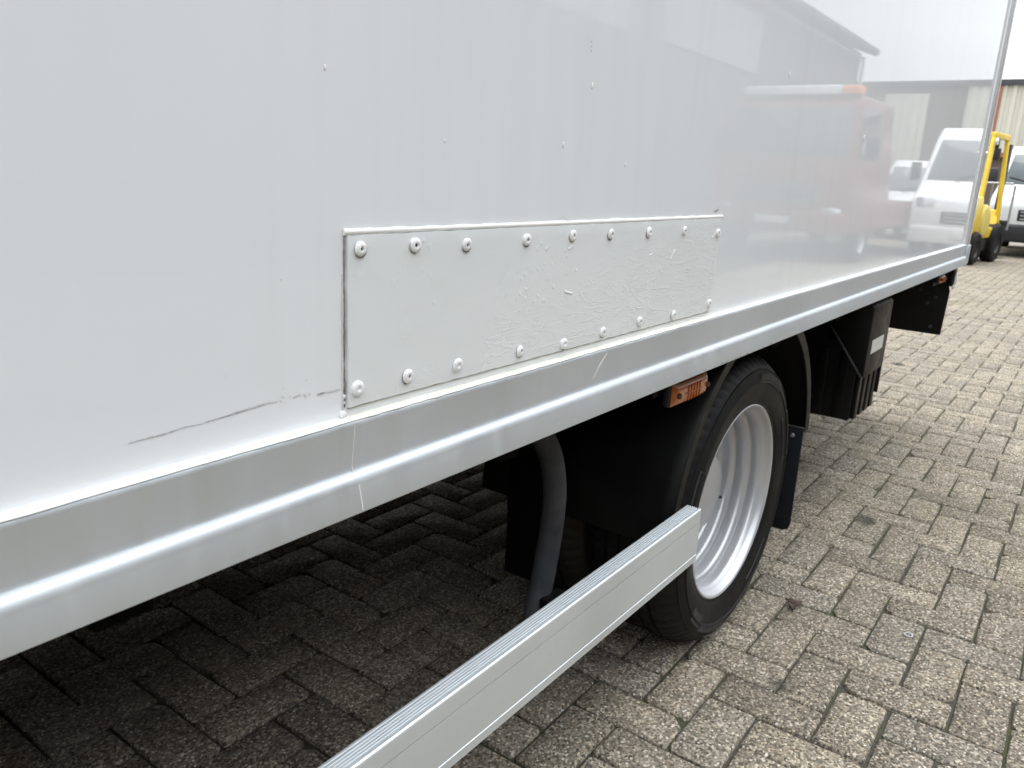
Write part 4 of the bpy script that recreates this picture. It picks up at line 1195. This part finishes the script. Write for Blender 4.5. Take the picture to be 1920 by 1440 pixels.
truck_prof = [(0.05, 0.30), (0.0, 0.50), (0.02, 0.98), (0.14, 1.16), (0.66, 1.36), (1.22, 2.02), (1.5, 2.16), (5.2, 2.20), (5.3, 2.0), (5.3, 0.35)]
vehicle('parked_van', 'white van with black bumper parked behind the yellow forklift', 'van', (18.6, 1.15, 0), truck_prof, 1.98,
        ((0.66, 1.36), (1.22, 2.02)), 'van_white', (0.10, 0.72, 0.86, 0.34, 0.20), (0.02, 0.80, 0.95, 0.22), (0.02, 0.46, 0.34, 'trim_black'), rz=R(2), group='vans parked across the yard')
vehicle('parked_van', 'tall white van seen reflected at the rear end of the truck side', 'van', (15.9, -0.92, 0), van_prof, 2.02,
        ((0.62, 1.32), (1.30, 2.12)), 'van_white', (0.05, 0.78, 0.92, 0.30, 0.26), (0.0, 0.72, 1.0, 0.20), (0.0, 0.42, 0.30, 'van_white'), rz=R(-4), group='vans parked across the yard')
vehicle('parked_van', 'low white van seen reflected between the tall van and red truck', 'van', (21.5, -2.95, 0), low_prof, 1.92,
        ((0.75, 1.12), (1.45, 1.78)), 'van_white', (0.05, 0.74, 0.80, 0.28, 0.18), (0.0, 0.72, 0.9, 0.16), (0.0, 0.40, 0.26, 'van_white'), rz=R(-2), group='vans parked across the yard')
vehicle('parked_van', 'farthest low white van seen reflected behind the tall van', 'van', (26.5, -1.5, 0), low_prof, 1.92,
        ((0.75, 1.12), (1.45, 1.78)), 'van_white', (0.05, 0.74, 0.80, 0.28, 0.18), (0.0, 0.72, 0.9, 0.16), (0.0, 0.40, 0.26, 'van_white'), rz=R(3), group='vans parked across the yard')
def beacon(v, half):
    MB().box(0.35, 0.62, -0.86, 0.62, 2.425, 2.56).build('roof_light_bar', 'drip_white', v, bevel=0.03)
    MB().box(0.35, 0.62, 0.63, 0.90, 2.425, 2.55).build('beacon', 'beacon_orange', v, bevel=0.03)
vehicle('red_truck', 'red truck cab with a pale roof light bar, seen reflected in the panel', 'truck', (12.4, -3.15, 0), cab_prof, 2.2,
        ((0.06, 1.50), (0.30, 2.28)), 'truck_red', (-0.01, 0.85, 0.72, 0.30, 0.20), (-0.005, 1.0, 1.3, 0.30), (0.0, 0.60, 0.30, 'truck_red'), rz=R(2), extra=beacon)

# ------------------------------------------------------------------ buildings
def hall():
    """brick hall along the yard behind the photographer; it shows as a reflection in the panel"""
    y0 = -5.85
    b = empty('brick_hall', (5, y0, 0))
    tag(b, 'dark brick hall with pitched roof seen reflected in the white panel', 'building')
    MB().box(-25, 20.9, -9, 0, 0, 4.95).build('wall', 'brick_brown', b)
    rf = MB(); rf.add([(-25.3, 0.35, 4.90), (21.2, 0.35, 4.90), (21.2, -4.5, 6.6), (-25.3, -4.5, 6.6), (-25.3, -9.3, 4.9), (21.2, -9.3, 4.9),
                       (-25.3, 0.35, 5.06), (21.2, 0.35, 5.06), (21.2, -4.5, 6.76), (-25.3, -4.5, 6.76), (-25.3, -9.3, 5.06), (21.2, -9.3, 5.06)],
                      [(0, 1, 2, 3), (3, 2, 5, 4), (6, 9, 8, 7), (9, 10, 11, 8), (0, 6, 7, 1), (4, 5, 11, 10), (1, 7, 8, 2), (2, 8, 11, 5), (0, 3, 9, 6), (3, 4, 10, 9)])
    r_ = rf.build('roof', 'roof_dark', b)
    MB().box(-25.2, 21.0, 0.36, 0.48, 4.90, 5.04).build('gutter', 'flashing_dark', r_, bevel=0.02)
    MB().tube([(20.7, 0.14, 0.05), (20.7, 0.14, 4.82)], 0.05, 10).build('downpipe', 'gutter_pale', b, smooth=50)
    MB().box(-25, 20.9, 0.002, 0.05, 4.80, 4.85).build('string_course', 'gutter_pale', b)
    MB().box(-8, 7.2, 0.002, 0.06, 3.35, 4.55).build('light_band', 'cladding_dull', b)
    MB().box(8.4, 12.9, 0.002, 0.06, 3.40, 4.55).build('light_band', 'cladding_dull', b)
    for (xa, xb) in ((-12, -8.5), (-4, -0.5), (4.0, 7.5)):
        d = MB()
        d.box(xa, xb, 0.002, 0.05, 0.0, 3.2)
        do = d.build('roller_door', 'roof_dark', b)
        sl = MB()
        for k in range(12): sl.box(xa + 0.05, xb - 0.05, 0.051, 0.066, 0.05 + k * 0.26, 0.23 + k * 0.26)
        sl.build('door_slats', 'roof_dark', do)
hall()
def far_hall():
    X = 33.0
    b = empty('clad_hall', (X, 0, 0))
    tag(b, 'hall clad in beige corrugated sheet closing the far end of the yard', 'building')
    MB().box(0.12, 8, -16, 18, 0, 4.85).build('wall', 'brick_umber', b)
    def sheet(y0, y1, z0, z1, mat, name):
        pr = []; y = y0; p = 0.30
        while y < y1 - 1e-6:
            pr += [(y, 0.06), (y + 0.10, 0.06), (y + 0.14, 0.0), (y + 0.26, 0.0)]; y += p
        pr.append((y1, 0.06))
        vs_ = [(x, yy, z0) for yy, x in pr] + [(x, yy, z1) for yy, x in pr]; n = len(pr)
        mb = MB(); mb.add(vs_, [(i, i + 1, n + i + 1, n + i) for i in range(n - 1)])
        vs_ = [(0.11, y0, z0), (0.11, y1, z0), (0.11, y1, z1), (0.11, y0, z1)]
        mb.add(vs_, [(0, 1, 2, 3)])
        mb.build(name, mat, b)
    sheet(-4.0, 4.05, 2.65, 4.85, 'cladding_beige', 'cladding')
    sheet(4.3, 17.9, 0.05, 4.85, 'cladding_beige', 'cladding')
    sheet(-6.7, -5.2, 0.05, 4.6, 'cladding_beige', 'cladding')
    MB().box(-0.10, 0.3, -16.1, 18.1, 4.852, 5.02).build('flashing', 'flashing_dark', b)
    MB().box(-0.12, 0.10, -4.0, 4.05, 2.50, 2.645).build('gutter', 'gutter_rust', b)
    MB().box(-0.04, 0.10, 4.06, 4.20, 0.0, 4.85).build('downpipe', 'gutter_rust', b)
    for (y0, y1, h_) in ((-3.6, -0.4, 2.4), (0.2, 3.6, 2.4), (-12.6, -9.2, 3.4)):
        MB().box(0.02, 0.115, y0, y1, 0.0, h_).build('roller_door', 'cladding_grey', b)
far_hall()
